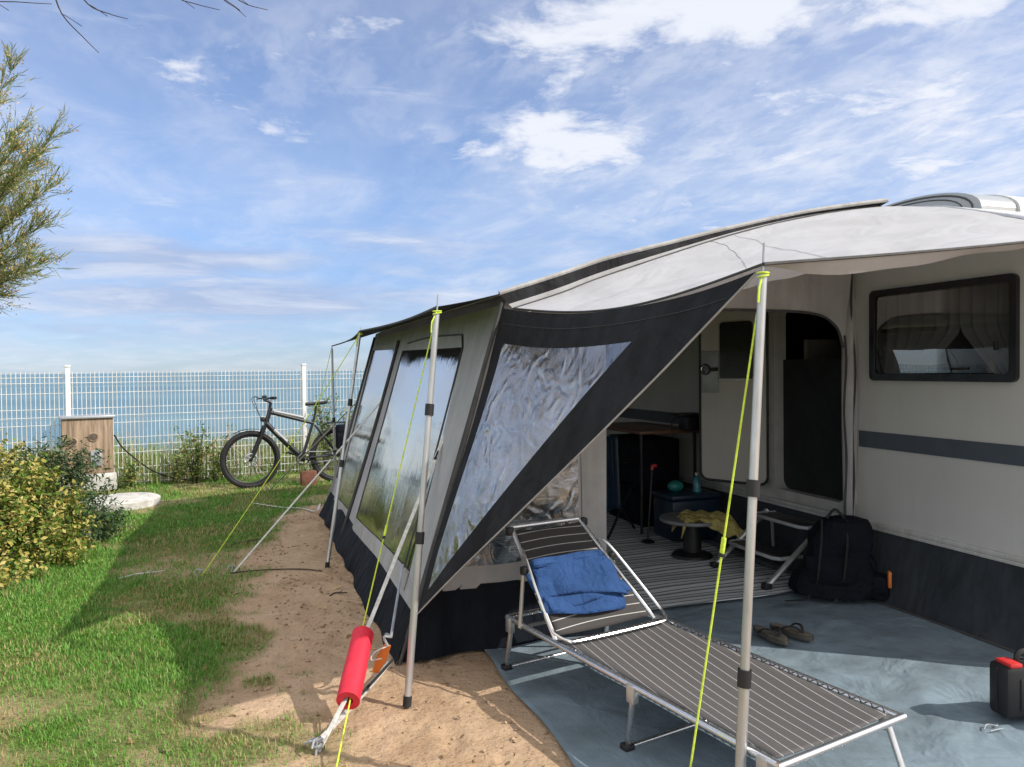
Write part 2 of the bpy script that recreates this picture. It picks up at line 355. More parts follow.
def _height(x, y):
    g = (fbm(x*1.5, y*1.5, 5, 4)-.5)*.02 + (fbm(x*9, y*9, 6, 3)-.5)*.013
    inside = np.clip((x-.6)/.3, 0, 1)*np.clip((9-y)/.5, 0, 1)
    g = g*(1-inside)-.012*inside
    d = y-(fence_y(x)+6.0)
    c = np.clip(d/4.0, 0, 1); c = c*c*(3-2*c)
    return g - 9*c - .03*np.clip(y-fence_y(x), 0, 6)
xs = np.concatenate([np.linspace(-400, -20, 14), np.linspace(-16, -6, 14), np.arange(-5.5, -.5, .05), np.arange(-.47, 1.6, .028), np.arange(1.7, 7, .2), np.linspace(8, 20, 10), np.linspace(30, 400, 14)])
ys = np.concatenate([np.linspace(-200, -4, 12), np.arange(-3, 1.6, .4), np.arange(1.8, 2.4, .06), np.arange(2.42, 6, .032), np.arange(6.05, 12, .08), np.arange(12.1, 27, .3)])
X, Y = np.meshgrid(xs, ys); Xn, Yn = X.ravel(), Y.ravel()
Yn = Yn + np.where(Yn > 11.5, np.clip(fence_y(np.clip(Xn, -30, 30))-11.6, -30, 30)*np.clip((Yn-11.5)/2, 0, 1), 0)
V = np.stack([Xn, Yn, height(np.clip(Xn, -30, 30), Yn)], 1); V[:, 2] = np.where(np.abs(Xn) > 30, height(np.clip(Xn, -30, 30), Yn), height(Xn, Yn))
nx = len(xs); ii = (np.arange(len(ys)-1)[:, None]*nx+np.arange(nx-1)[None]).ravel()
ground = np_mesh('ground', V, np.stack([ii, ii+1, ii+nx+1, ii+nx], 1), 4, bpy.data.materials.new('tmp'), smooth=True); tag(ground, kind='structure')
ga = ground.data.attributes.new('grass', 'FLOAT', 'POINT'); ga.data.foreach_set('value', grass_mask(Xn, Yn).astype(np.float32))
m, nt, out = new_mat('sand and turf'); L = nt.links.new
tc = nd(nt, 'ShaderNodeTexCoord'); at = nd(nt, 'ShaderNodeAttribute', attribute_name='grass')
n1 = nd(nt, 'ShaderNodeTexNoise', Scale=2.2, Detail=8.0, Roughness=.65); n2 = nd(nt, 'ShaderNodeTexNoise', Scale=60.0, Detail=6.0, Roughness=.7); n3 = nd(nt, 'ShaderNodeTexNoise', Scale=14.0, Detail=5.0)
for n in (n1, n2, n3): L(tc.outputs['Object'], n.inputs['Vector'])
sand = ramp(nt, n1.outputs['Fac'], [(.3, (.37, .245, .15)), (.5, (.48, .335, .215)), (.72, (.54, .395, .265))])
spk = ramp(nt, n2.outputs['Fac'], [(.30, (.45, .42, .38)), (.46, (1, 1, 1)), (.62, (1, 1, 1)), (.75, (1.15, 1.12, 1.08))])
ms = nd(nt, 'ShaderNodeMix', data_type='RGBA', blend_type='MULTIPLY'); ms.inputs[0].default_value = .8; L(sand.outputs[0], ms.inputs[6]); L(spk.outputs[0], ms.inputs[7])
turf = ramp(nt, n3.outputs['Fac'], [(.3, (.06, .10, .016)), (.55, (.10, .155, .026)), (.75, (.17, .16, .055))])
mg = nd(nt, 'ShaderNodeMix', data_type='RGBA'); L(at.outputs['Fac'], mg.inputs[0]); L(ms.outputs[2], mg.inputs[6]); L(turf.outputs[0], mg.inputs[7])
b = nd(nt, 'ShaderNodeBsdfPrincipled', Roughness=.95); b.inputs['Specular IOR Level'].default_value = .1; L(mg.outputs[2], b.inputs['Base Color'])
b1 = nd(nt, 'ShaderNodeBump', Strength=.9, Distance=.03); L(n3.outputs['Fac'], b1.inputs['Height'])
b2 = nd(nt, 'ShaderNodeBump', Strength=.9, Distance=.012); L(n2.outputs['Fac'], b2.inputs['Height']); L(b1.outputs[0], b2.inputs['Normal']); L(b2.outputs[0], b.inputs['Normal'])
L(b.outputs[0], out.inputs[0]); ground.data.materials[0] = m

# sea
SEA = -7.0
sb = MB(); sb.add([(-40000, 14, SEA), (40000, 14, SEA), (40000, 45000, SEA), (-40000, 45000, SEA)], [(0, 1, 2, 3)])
m, nt, out = new_mat('sea water'); L = nt.links.new
tc = nd(nt, 'ShaderNodeTexCoord'); mp = nd(nt, 'ShaderNodeMapping'); mp.inputs['Scale'].default_value = (.5, 1, 1); L(tc.outputs['Object'], mp.inputs[0])
n1 = nd(nt, 'ShaderNodeTexNoise', Scale=.35, Detail=8.0, Roughness=.6); n2 = nd(nt, 'ShaderNodeTexNoise', Scale=.012, Detail=5.0); n3 = nd(nt, 'ShaderNodeTexNoise', Scale=.05, Detail=4.0)
for n in (n1, n2, n3): L(mp.outputs[0], n.inputs['Vector'])
r = ramp(nt, n2.outputs['Fac'], [(.35, (.095, .18, .235)), (.65, (.14, .24, .29))])
b = nd(nt, 'ShaderNodeBsdfPrincipled', Roughness=.45); b.inputs['Specular IOR Level'].default_value = .3; L(r.outputs[0], b.inputs['Base Color']); b.inputs['IOR'].default_value = 1.33
b1 = nd(nt, 'ShaderNodeBump', Strength=1.0, Distance=1.2); L(n1.outputs['Fac'], b1.inputs['Height'])
b2 = nd(nt, 'ShaderNodeBump', Strength=.6, Distance=4.0); L(n3.outputs['Fac'], b2.inputs['Height']); L(b1.outputs[0], b2.inputs['Normal']); L(b2.outputs[0], b.inputs['Normal'])
L(b.outputs[0], out.inputs[0]); tag(sb.build('sea', m, smooth=False), kind='structure')

# ================================================================== SKY AND SUN
SUN_EL = math.atan(1/1.31); az = Vector((.81, -.586, 0)).normalized()
sdir = Vector((az.x*math.cos(SUN_EL), az.y*math.cos(SUN_EL), math.sin(SUN_EL)))
ld = bpy.data.lights.new('sun', 'SUN'); ld.energy = 3.9; ld.angle = rad(.53); ld.color = (1, .945, .865)
lo = bpy.data.objects.new('sun', ld); COL.objects.link(lo); lo.rotation_euler = (-sdir).to_track_quat('-Z', 'Y').to_euler(); lo.location = (20, -15, 20)
w = bpy.data.worlds.new('World'); S.world = w; w.use_nodes = True; nt = w.node_tree; nt.nodes.clear(); L = nt.links.new
sky = nd(nt, 'ShaderNodeTexSky', sky_type='NISHITA'); sky.sun_disc = False; sky.sun_elevation = SUN_EL; sky.sun_rotation = math.atan2(sdir.x, sdir.y)
sky.air_density = 1.0; sky.dust_density = .15; sky.ozone_density = 2.2
tc = nd(nt, 'ShaderNodeTexCoord'); sp = nd(nt, 'ShaderNodeSeparateXYZ'); L(tc.outputs['Generated'], sp.inputs[0])
def mth(op, a, b=None, c=None, clamp=False):
    n = nd(nt, 'ShaderNodeMath', operation=op, use_clamp=clamp)
    for i, x in enumerate((a, b, c)):
        if x is None: continue
        if isinstance(x, (int, float)): n.inputs[i].default_value = x
        else: L(x, n.inputs[i])
    return n.outputs[0]
def sstep(x, a, b):
    n = nd(nt, 'ShaderNodeMapRange', interpolation_type='SMOOTHSTEP'); L(x, n.inputs[0]); n.inputs[1].default_value = a; n.inputs[2].default_value = b; return n.outputs[0]
zz = mth('ADD', mth('MAXIMUM', sp.outputs[2], 0.), .10)
cx = mth('DIVIDE', sp.outputs[0], zz); cy = mth('DIVIDE', sp.outputs[1], zz)
cb = nd(nt, 'ShaderNodeCombineXYZ'); L(cx, cb.inputs[0]); L(cy, cb.inputs[1])
def cnoise(scale, detail, dist, stretch=(1, 1, 1), rot=0, rough=.6, loc=(0, 0, 0)):
    mp = nd(nt, 'ShaderNodeMapping'); mp.inputs['Scale'].default_value = stretch; mp.inputs['Rotation'].default_value = (0, 0, rot); mp.inputs['Location'].default_value = loc
    L(cb.outputs[0], mp.inputs[0]); n = nd(nt, 'ShaderNodeTexNoise', Scale=scale, Detail=detail, Distortion=dist, Roughness=rough); L(mp.outputs[0], n.inputs['Vector']); return n.outputs['Fac']
veil = sstep(cnoise(.42, 7, .8, (1, .55, 1), .5, .58, (3.1, 1.7, 0)), .26, .64)
fine = sstep(cnoise(2.6, 8, .35, (1, .7, 1), .3, .68, (0, 5, 0)), .40, .72)
puff = cnoise(3.2, 8, .3, (1, 1, 1), 0, .62)
def blob(px, py, sx, sy):
    """a cloud bank in the sky at a bearing and elevation (angular half widths in degrees)"""
    d = ray(px, py).normalized(); a0 = math.atan2(d.x, d.y); e0 = math.asin(d.z)
    A = mth('ARCTAN2', sp.outputs[0], sp.outputs[1]); E = mth('ARCSINE', sp.outputs[2])
    q = mth('ADD', mth('POWER', mth('DIVIDE', mth('SUBTRACT', A, a0), rad(sx)), 2), mth('POWER', mth('DIVIDE', mth('SUBTRACT', E, e0), rad(sy)), 2))
    return mth('EXPONENT', mth('MULTIPLY', q, -1.))
A_ = mth('ARCTAN2', sp.outputs[0], sp.outputs[1]); E_ = mth('ARCSINE', sp.outputs[2])
banks = None
for args, k in (((565, 138, 8, 3.2), 1.), ((500, 150, 4, 1.5), .8), ((640, 30, 16, 3.4), 1.), ((760, 18, 9, 2.6), 1.), ((930, 5, 11, 2.6), 1.), ((960, 120, 15, 6), .62), ((760, 130, 12, 5), .5), ((300, 70, 18, 6), .42), ((430, 135, 2.5, .9), .75), ((720, 205, 16, 2.2), .45)):
    bl = mth('MULTIPLY', blob(*args), k); banks = bl if banks is None else mth('MAXIMUM', banks, bl)
cum = sstep(mth('ADD', mth('MULTIPLY', banks, .50), mth('MULTIPLY', mth('SUBTRACT', puff, .5), 1.5)), .16, .55)
rip = sstep(cnoise(9.0, 5, .25, (1, .55, 1), .9, .6, (2, 2, 0)), .42, .64)
low = None
cb2 = nd(nt, 'ShaderNodeCombineXYZ'); L(mth('MULTIPLY', A_, 5.), cb2.inputs[0]); L(mth('MULTIPLY', E_, 34.), cb2.inputs[1])
nl = nd(nt, 'ShaderNodeTexNoise', Scale=1.0, Detail=8.0, Distortion=.4, Roughness=.58); L(cb2.outputs[0], nl.inputs['Vector'])
for args, k in (((150, 258, 13, 1.7), 1.), ((230, 300, 17, 1.9), 1.), ((60, 330, 20, 1.2), .6), ((420, 250, 12, 2.5), .5)):
    bl = mth('MULTIPLY', blob(*args), k); low = bl if low is None else mth('MAXIMUM', low, bl)
lowc = sstep(mth('ADD', mth('MULTIPLY', low, .42), mth('SUBTRACT', nl.outputs['Fac'], .5)), .05, .42)
hz = mth('SUBTRACT', 1., sstep(sp.outputs[2], .0, .26))
thin = mth('MULTIPLY', mth('ADD', mth('MULTIPLY', veil, .36), mth('MULTIPLY', mth('MULTIPLY', veil, fine), .46)), mth('SUBTRACT', 1., mth('MULTIPLY', hz, .45)))
thin = mth('ADD', mth('ADD', thin, .08), mth('MULTIPLY', mth('MULTIPLY', rip, sstep(banks, .12, .6)), .22))
cov = mth('MINIMUM', mth('MAXIMUM', thin, mth('MULTIPLY', cum, .95)), .95)
# unseen broken white cloud added overhead and behind the viewer for fill light
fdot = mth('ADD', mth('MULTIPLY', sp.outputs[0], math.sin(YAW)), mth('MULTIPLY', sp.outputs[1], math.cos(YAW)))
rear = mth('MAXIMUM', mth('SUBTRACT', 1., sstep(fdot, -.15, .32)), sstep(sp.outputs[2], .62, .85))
rear_fill = mth('MULTIPLY', rear, sstep(mth('ADD', puff, mth('MULTIPLY', veil, .25)), .36, .62))
tint = nd(nt, 'ShaderNodeMix', data_type='RGBA', blend_type='MULTIPLY'); tint.inputs[0].default_value = 1; L(sky.outputs[0], tint.inputs[6])
tcol = nd(nt, 'ShaderNodeMix', data_type='RGBA'); L(hz, tcol.inputs[0]); tcol.inputs[6].default_value = (.71, .92, 1.22, 1); tcol.inputs[7].default_value = (.44, .60, .98, 1); L(tcol.outputs[2], tint.inputs[7])
cmix = nd(nt, 'ShaderNodeMix', data_type='RGBA'); L(cov, cmix.inputs[0]); L(tint.outputs[2], cmix.inputs[6]); cmix.inputs[7].default_value = (6.9, 7.1, 7.7, 1)
lmix = nd(nt, 'ShaderNodeMix', data_type='RGBA'); L(mth('MULTIPLY', lowc, .85), lmix.inputs[0]); L(cmix.outputs[2], lmix.inputs[6])
lcol = ramp(nt, nl.outputs['Fac'], [(.46, (3.3, 4.0, 5.7)), (.68, (5.9, 6.3, 7.2))]); L(lcol.outputs[0], lmix.inputs[7]); cmix = lmix
rmix = nd(nt, 'ShaderNodeMix', data_type='RGBA'); L(mth('MULTIPLY', rear_fill, .92), rmix.inputs[0]); L(cmix.outputs[2], rmix.inputs[6]); rmix.inputs[7].default_value = (9.4, 9.4, 9.6, 1); cmix = rmix
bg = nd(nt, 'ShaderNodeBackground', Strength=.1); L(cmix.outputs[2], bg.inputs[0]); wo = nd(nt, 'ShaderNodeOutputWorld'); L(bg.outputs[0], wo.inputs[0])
S.view_settings.view_transform = 'Standard'; S.view_settings.look = 'None'; S.view_settings.exposure = .40; S.view_settings.gamma = 1
S.render.engine = 'CYCLES'; S.cycles.max_bounces = 8; S.cycles.transparent_max_bounces = 12

# ================================================================== FENCE
fd = (FB-FA); SPAN = fd.length; fd.normalize(); fn = Vector((fd.y, -fd.x, 0))
fence = thing('mesh_fence', 'long white welded mesh fence along the edge above the sea', 'fence', FA-fd*SPAN)
for k in range(-2, 6):
    base = FA+fd*(SPAN*k); p = MB(); p.box(base+Vector((0, 0, .78)), (.058, .058, 1.6), (fd, fn, Vector((0, 0, 1))), .006)
    po = p.build('post', M['white'], fence)
    MB().box(base+Vector((0, 0, 1.595)), (.07, .07, .03), (fd, fn, Vector((0, 0, 1))), .008).build('post_cap', M['white'], po)
    if k < 5:
        q = MB(); n = int(SPAN/.05)
        for i in range(1, n):
            c = base+fd*(i*SPAN/n); q.tube([c+Vector((0, 0, .02)), c+Vector((0, 0, 1.525))], .0048, 4, False)
        for z in (.05, .25, .45, .65, .85, 1.05, 1.25, 1.45): q.tube([base+fd*.03+Vector((0, 0, z)), base+fd*(SPAN-.03)+Vector((0, 0, z))], .0043, 4, False)
        for z in (.15, .55, .95, 1.38):                         # stiffening folds
            o = fn*.035
            q.tube([base+fd*.03+o+Vector((0, 0, z)), base+fd*(SPAN-.03)+o+Vector((0, 0, z))], .0043, 4, False)
        q.build('mesh_panel', M['white'], fence, smooth=False)
# ================================================================== GRASS
def blades(n, x0, x1, y0, y1, h0, h1, wd, seed, keep):
    r = np.random.default_rng(seed); x = r.uniform(x0, x1, n); y = r.uniform(y0, y1, n)
    k = r.random(n) < keep(x, y); x, y = x[k], y[k]; n = len(x)
    g = grass_mask(x, y); hh = (h0+(h1-h0)*r.random(n)**1.5)*(.55+.9*fbm(x*3, y*3, 12, 3))
    a = r.uniform(0, 2*np.pi, n); lean = r.uniform(.15, 1.1, n)*hh; dx, dy = np.cos(a)*lean, np.sin(a)*lean
    w_ = wd*(.6+.8*r.random(n)); px_, py_ = -np.sin(a)*w_*.5, np.cos(a)*w_*.5
    z = height(x, y)-.004
    V = np.stack([np.stack([x-px_, y-py_, z], 1), np.stack([x+px_, y+py_, z], 1), np.stack([x+dx*.4+px_*.8, y+dy*.4+py_*.8, z+hh*.65], 1), np.stack([x+dx*.4-px_*.8, y+dy*.4-py_*.8, z+hh*.65], 1), np.stack([x+dx, y+dy, z+hh], 1)], 1).reshape(-1, 3)
    i = np.arange(n)*5; Fc = np.stack([i, i+1, i+2, i, i+2, i+3, i+3, i+2, i+4], 1)
    dry = np.clip((fbm(x*1.7, y*1.7, 33, 4)-.45)*3.6, 0, .62)+.07; isdry = r.random(n) < dry
    t = r.random(n)[:, None]; green = np.array([.060, .165, .024])*(1-t)+np.array([.18, .35, .06])*t
    straw = np.array([.24, .20, .08])*(1-t)+np.array([.40, .34, .16])*t
    c = np.where(isdry[:, None], straw, green)*1.22
    return V, Fc, np.repeat(c, 5, 0)
parts = []
for a in ((170000, -2.6, .9, 2.3, 4.6, .010, .036, .0036, 1), (150000, -3.6, .9, 4.6, 7.2, .012, .042, .005, 2), (150000, -5.5, 4.5, 7.2, 11.6, .014, .045, .0075, 3)):
    parts.append(blades(*a, keep=lambda x, y: grass_mask(x, y)**1.3*np.clip(.25+1.2*fbm(x*6, y*6, 50, 2), 0, 1)))
def wildk(x, y):
    d = y-fence_y(x); return ((d > -.16) & (d < .12))*.9+((d > .12) & (d < 5.6))*.55*np.clip(.2+1.6*(fbm(x*1.1, y*1.1, 90, 3)-.3)*2, 0, 1)
parts.append(blades(90000, -7, 13, 9.2, 18.5, .08, .55, .013, 4, wildk))
def merge(parts):
    V, Fc, C_, k = [], [], [], 0
    for v, f_, c in parts: V.append(v); Fc.append(f_+k); C_.append(c); k += len(v)
    return np.concatenate(V), np.concatenate([f.reshape(-1, 3) for f in Fc]), np.concatenate(C_)
V, Fc, C_ = merge(parts[:3]); tag(np_mesh('grass', V, Fc, 3, M['grass'], C_), 'short green and straw coloured lawn grass beside the sandy strip', 'grass', kind='stuff')
V, Fc, C_ = parts[3]; C_ = C_*np.array([.75, .62, .75])+np.array([.10, .085, .04]); tag(np_mesh('wild_grass', V, Fc.reshape(-1, 3), 3, M['grass'], C_), 'dry wild grass growing along the foot of the mesh fence', 'grass', kind='stuff')

# litter: clods, pebbles, dry leaves
def litter(name, n, label, leafy, seed, s0, s1, colA, colB, region, flt):
    r = np.random.default_rng(seed); x = r.uniform(region[0], region[1], n); y = r.uniform(region[2], region[3], n); k = flt(x, y, r); x, y = x[k], y[k]; n = len(x)
    s = s0+(s1-s0)*r.random(n)**2.5; t = r.random(n)[:, None]; c = np.array(colA)*(1-t)+np.array(colB)*t; z = height(x, y)
    if leafy:
        N_ = r.normal(size=(n, 3))*.35; N_[:, 2] = 1
        V, Fc, cc = leaf_cloud(np.stack([x, y, z+.006], 1), N_, s, c, .45, 0); per = 3
    else:
        oc = np.array([[1, 0, 0], [-1, 0, 0], [0, 1, 0], [0, -1, 0], [0, 0, .7], [0, 0, -.7], [.62, .62, .35], [-.62, .62, .3], [.62, -.62, .35], [-.62, -.62, .3]])
        fcs = np.array([[0, 6, 4], [6, 2, 4], [2, 7, 4], [7, 1, 4], [1, 9, 4], [9, 3, 4], [3, 8, 4], [8, 0, 4], [6, 0, 5], [2, 6, 5], [7, 2, 5], [1, 7, 5], [9, 1, 5], [3, 9, 5], [8, 3, 5], [0, 8, 5]])
        V = (oc[None]*(s[:, None, None])*(r.uniform(.6, 1.3, (n, 10, 1)))*r.uniform(.7, 1.2, (n, 1, 3))); V = V+np.stack([x, y, z+s*.25], 1)[:, None]
        V = V.reshape(-1, 3); Fc = (fcs[None]+np.arange(n)[:, None, None]*10).reshape(-1, 3); cc = np.repeat(c, 10, 0)
    tag(np_mesh(name, V, Fc.reshape(-1, 3), 3, M['pebble'], cc), label, 'litter', kind='stuff')
litter('pebbles', 5200, 'sand clods and small pebbles strewn over the bare sandy ground', False, 5, .0025, .013, (.26, .17, .10), (.46, .33, .21), (-.7, 1.3, 2.2, 9), lambda x, y, r: (r.random(len(x)) > grass_mask(x, y)) & (fbm(x*3, y*3, 8, 2) > .44))
litter('sand_grains', 1500, 'sand grains and crumbs trodden onto the groundsheet', False, 25, .002, .006, (.30, .21, .14), (.5, .38, .25), (1.15, 3.3, 1.6, 4.0), lambda x, y, r: (r.random(len(x)) < np.exp(-(x-1.1)/.5)+.10)&(fbm(x*3, y*3, 18, 2) > .42))
litter('dry_leaves', 420, 'small dry brown leaves and twigs scattered on sand and grass', True, 6, .018, .06, (.20, .10, .045), (.45, .33, .17), (-2.6, 1.1, 2.3, 9.5), lambda x, y, r: r.random(len(x)) < .8)
litter('debris', 900, 'dark crumbs of bark and soil on the sandy ground', True, 16, .008, .03, (.05, .035, .02), (.14, .09, .05), (-.5, 1.2, 2.3, 8), lambda x, y, r: fbm(x*4, y*4, 28, 2) > .5)
for i, (a, bpt, lab) in enumerate((((118, 580), (165, 572), 'long pale dry stalk lying on the lawn beside the yellow hedge'), ((225, 548), (262, 540), 'dark crooked twig on the sand beyond the red foam tube'), ((330, 597), (347, 594), 'short dark twig on the sand close to the awning skirt'))):
    p, q = G(*a), G(*bpt); mb = MB(); mb.tube(smoothline([p+Vector((0, 0, .008)), lerp(p, q, .35)+Vector((0, .03, .014)), lerp(p, q, .7)+Vector((.01, -.02, .02)), q+Vector((0, 0, .012))], 10), [.006-.0003*j for j in range(11)], 5)
    mb.tube([lerp(p, q, .5)+Vector((0, 0, .014)), lerp(p, q, .62)+Vector((.02, .05, .02))], .003, 4)
    tag(mb.build('twig', M['twig'] if i else M['wstrap']), lab, 'twig')
# ================================================================== PLANTS
def shrub(name, label, cat, c, r, h, nleaf, size, colfn, seed, aspect=.5, group=None, stems=9):
    rr = np.random.default_rng(seed); c = Vector(c); t = thing(name, label, cat, c, group)
    # leaves gathered on shoots: lumps spread through the volume
    nl = max(12, nleaf//55); d = rr.normal(size=(nl, 3)); d /= np.linalg.norm(d, axis=1)[:, None]; d[:, 2] = np.abs(d[:, 2])*1.05-.12
    R = (.62+.42*rr.random(nl)**.6)[:, None]; cen = d*R*np.array([r[0], r[1], h]); cen[:, 2] = np.clip(cen[:, 2], .05, None)
    C_, N_, K_ = [], [], []
    for i in range(nl):
        n = int(nleaf/nl*(.5+rr.random())); ax = d[i]*.8+np.array([0, 0, .7]); ax /= np.linalg.norm(ax); s = rr.random(n)**.8
        rad_ = size*2.6*(1.15-.8*s)
        p = cen[i]+ax*(s[:, None]-.6)*size*7*(.6+.6*rr.random())+rr.normal(size=(n, 3))*rad_[:, None]*.5
        C_.append(p); N_.append(rr.normal(size=(n, 3))*.75+d[i]*.7+np.array([0, 0, .5])); K_.append(np.full(n, rr.random()))
    C_, N_, K_ = np.concatenate(C_), np.concatenate(N_), np.concatenate(K_); k = C_[:, 2] > .015; C_, N_, K_ = C_[k], N_[k], K_[k]
    V, Fc, cc = leaf_cloud(C_+np.array(c), N_, size, colfn(rr, len(C_), K_), aspect)
    np_mesh('foliage', V, Fc, 3, M['leaf'], cc, t)
    s = MB()
    for i in range(stems):
        q = rr.choice(nl); e = Vector(cen[q])*.85; s.tube(bez(c+Vector((rr.normal()*.05, rr.normal()*.05, -.02)), c+Vector((e.x*.3, e.y*.3, e.z*.7)), c+e, 6), [.011-.0013*j for j in range(7)], 5)
    s.build('stem', M['bark'], t); return t
def yellowgreen(rr, n, K):
    y = np.array([.35, .30, .05]); y2 = np.array([.52, .45, .16]); g = np.array([.10, .165, .022]); t = rr.random(n)[:, None]
    yel = y*(1-t)+y2*t; return np.where((rr.random(n) < .34+.34*K)[:, None], yel, g*(.6+.9*t))
def darkgreen(rr, n, K): t = rr.random(n)[:, None]; c = np.array([.022, .05, .016])*(1-t)+np.array([.075, .125, .05])*t; return np.where((rr.random(n) < .06)[:, None], np.array([.20, .20, .05]), c)
def olive(rr, n, K): t = rr.random(n)[:, None]; return np.where((rr.random(n) < .3)[:, None], np.array([.26, .22, .06]), np.array([.05, .10, .018])*(1-t)+np.array([.14, .22, .04])*t)
shrub('variegated_shrub', 'rounded yellow and green variegated shrub in front of the wooden service post', 'shrub', (-2.28, 6.95, 0), (1.0, 1.05), 1.07, 22000, .045, yellowgreen, 3, .5)
shrub('evergreen_shrub', 'dark green pointed leaved shrub growing between the yellow shrub and the concrete disc', 'shrub', (-1.70, 7.75, 0), (.52, .55), .88, 7500, .055, darkgreen, 4, .3)
# pink flowers behind the hedge
pf = thing('flower', 'small pink flower head showing above the yellow shrub by the wooden post', 'flower', (-2.92, 8.3, 0))
mb = MB(); mb.tube(bez((-2.92, 8.3, 0), (-2.9, 8.3, .5), (-2.88, 8.32, .76), 8), .006, 5); mb.build('stem', M['bark'], pf)
mb = MB()
for i in range(16):
    a = i*2.4; rr_ = .018+.03*random.random(); mb.ball((-2.88+math.cos(a)*rr_, 8.32+math.sin(a)*rr_, .76+random.uniform(-.02, .05)), (.022, .022, .016), 5)
mb.build('petals', M['pink'], pf)
# weeds along the fence
def weed(px, py, h, n, label, seed, back=.25, kind=olive, size=.055):
    p = G(px, py); p.y = fence_y(p.x)-back; p.z = 0; rr = random.Random(seed)
    t = thing('weed_plant', label, 'plant', p, 'weeds along the sea fence'); C_, N_ = [], []; s = MB()
    for i in range(n):
        a = rr.uniform(0, 6.28); l = rr.uniform(.02, .22); e = p+Vector((math.cos(a)*l, math.sin(a)*l*.6, h*rr.uniform(.55, 1))); cu = bez(p+Vector((math.cos(a)*.03, math.sin(a)*.03, -.01)), lerp(p, e, .6)-Vector((math.cos(a)*l*.3, 0, 0)), e, 9)
        s.tube(cu, [.005-.0003*j for j in range(10)], 4)
        for q in cu[2:]:
            for _ in range(5): C_.append(q+Vector((rr.gauss(0, .035), rr.gauss(0, .035), rr.gauss(0, .03)))); N_.append((rr.gauss(0, .7), rr.gauss(0, .7)-.3, .8))
    s.build('stem', M['twig'], t); V, Fc, cc = leaf_cloud(np.array([tuple(q) for q in C_]), np.array(N_), size, kind(np.random.default_rng(seed), len(C_), None), .42)
    np_mesh('foliage', V, Fc, 3, M['leaf'], cc, t)
weed(197, 480, .80, 12, 'tall bushy weed with yellow green leaves left of the bicycle front wheel', 1)
weed(216, 478, .62, 8, 'shorter leafy weed touching the left side of the bicycle front wheel', 2)
weed(182, 480, .50, 7, 'low olive weed at the fence foot, farthest from the bicycle of the leafy three', 3)
weed(133, 485, .38, 6, 'small leafy weed at the fence foot right of the wooden service post', 4)
weed(330, 476, 1.12, 16, 'tall bright green shrub like weed behind the bicycle saddle', 5, .12)
weed(349, 472, .95, 13, 'bright green weed behind the bicycle rear wheel next to the awning', 6, .12)
weed(232, 478, .95, 3, 'thin upright flower stalk standing above the bicycle front wheel', 7, -.2, size=.03)
weed(196, 478, 1.15, 2, 'thin dry flower stalk rising out of the tallest weed by the fence', 8, -.25, size=.025)

# tamarisk at the left edge
TB = G(-150, 545); TB.z = 0
tam = thing('tamarisk_tree', 'feathery tamarisk tree with olive foliage and tan seed heads at the left edge', 'tree', TB)
tops = [(30, 58, 6.3), (8, 98, 6.0), (42, 118, 6.6), (76, 126, 6.4), (62, 150, 6.9), (72, 176, 6.2), (52, 190, 6.7), (64, 214, 6.4), (46, 240, 6.0), (62, 250, 6.6), (34, 262, 6.3), (14, 280, 6.5), (-20, 60, 6.5), (-60, 90, 6.8), (-40, 30, 6.2), (-110, 80, 6.5), (-180, 120, 6.6), (-150, 40, 6.9), (-230, 180, 6.4), (-30, 150, 7.3), (10, 175, 6.9), (28, 140, 6.1), (-10, 220, 6.2), (20, 215, 7.1), (48, 155, 6.2), (-70, 190, 5.9)]
trunk = MB(); fork = TB+Vector((.18, 0, 1.5)); trunk.tube(smoothline([TB-Vector((0, 0, .1)), TB+Vector((.05, .02, .8)), fork], 8), [.12, .115, .11, .105, .1, .095, .09, .085, .08], 10)
twg = MB(); rr = random.Random(5); segs = []; seedc = []
for px, py, d in tops:
    e = aD(px-20-(px>40)*8, py+16, d); mid = lerp(fork, e, .5)+Vector((.0, 0, .18+.1*rr.random())); cu = bez(fork, mid, e, 16); L0 = (e-fork).length
    trunk.tube(cu[:12], [.032*(1-j/16)+.004 for j in range(12)], 6); twg.tube(cu[10:], [.011-.0015*j for j in range(7)], 4)
    for j in range(5, 17):
        base = cu[j]; dirn = (cu[min(j+1, 16)]-cu[j-1]).normalized()
        for s_ in range(7 if j > 8 else 3):
            a = (dirn+Vector((rr.gauss(0, .42), rr.gauss(0, .42), rr.gauss(.32, .35)))).normalized(); l = rr.uniform(.12, .36)
            m_ = base+a*l*.5+Vector((0, 0, .02)); t_ = base+a*l+Vector((0, 0, -.05*l)); segs.append((base, m_, t_))
            if rr.random() < .75: seedc.append((m_.lerp(t_, rr.random()), a))
            for q in range(9):
                b0 = base.lerp(t_, .15+.09*q); a2 = (a+Vector((rr.gauss(0, .36), rr.gauss(0, .36), rr.gauss(.1, .3)))).normalized(); l2 = rr.uniform(.05, .17); segs.append((b0, b0+a2*l2*.5, b0+a2*l2))
trunk.build('trunk', M['bark'], tam); twg.build('twigs', M['twig'], tam)
V, Fc, C_ = [], [], []; k = 0; nr = np.random.default_rng(8)
for a, b, c in segs:
    for v_ in range(1):
        s_ = Vector((rr.gauss(0, 1), rr.gauss(0, 1), rr.gauss(0, 1))).cross(c-a); s_.normalize(); s_ *= .0021
        V += [a-s_, a+s_, b-s_*1.4, b+s_*1.4, c]; Fc += [(k, k+1, k+3), (k, k+3, k+2), (k+2, k+3, k+4)]; k += 5
        g = rr.random(); col = (.15+.16*g, .195+.16*g, .065+.06*g); C_ += [col]*5
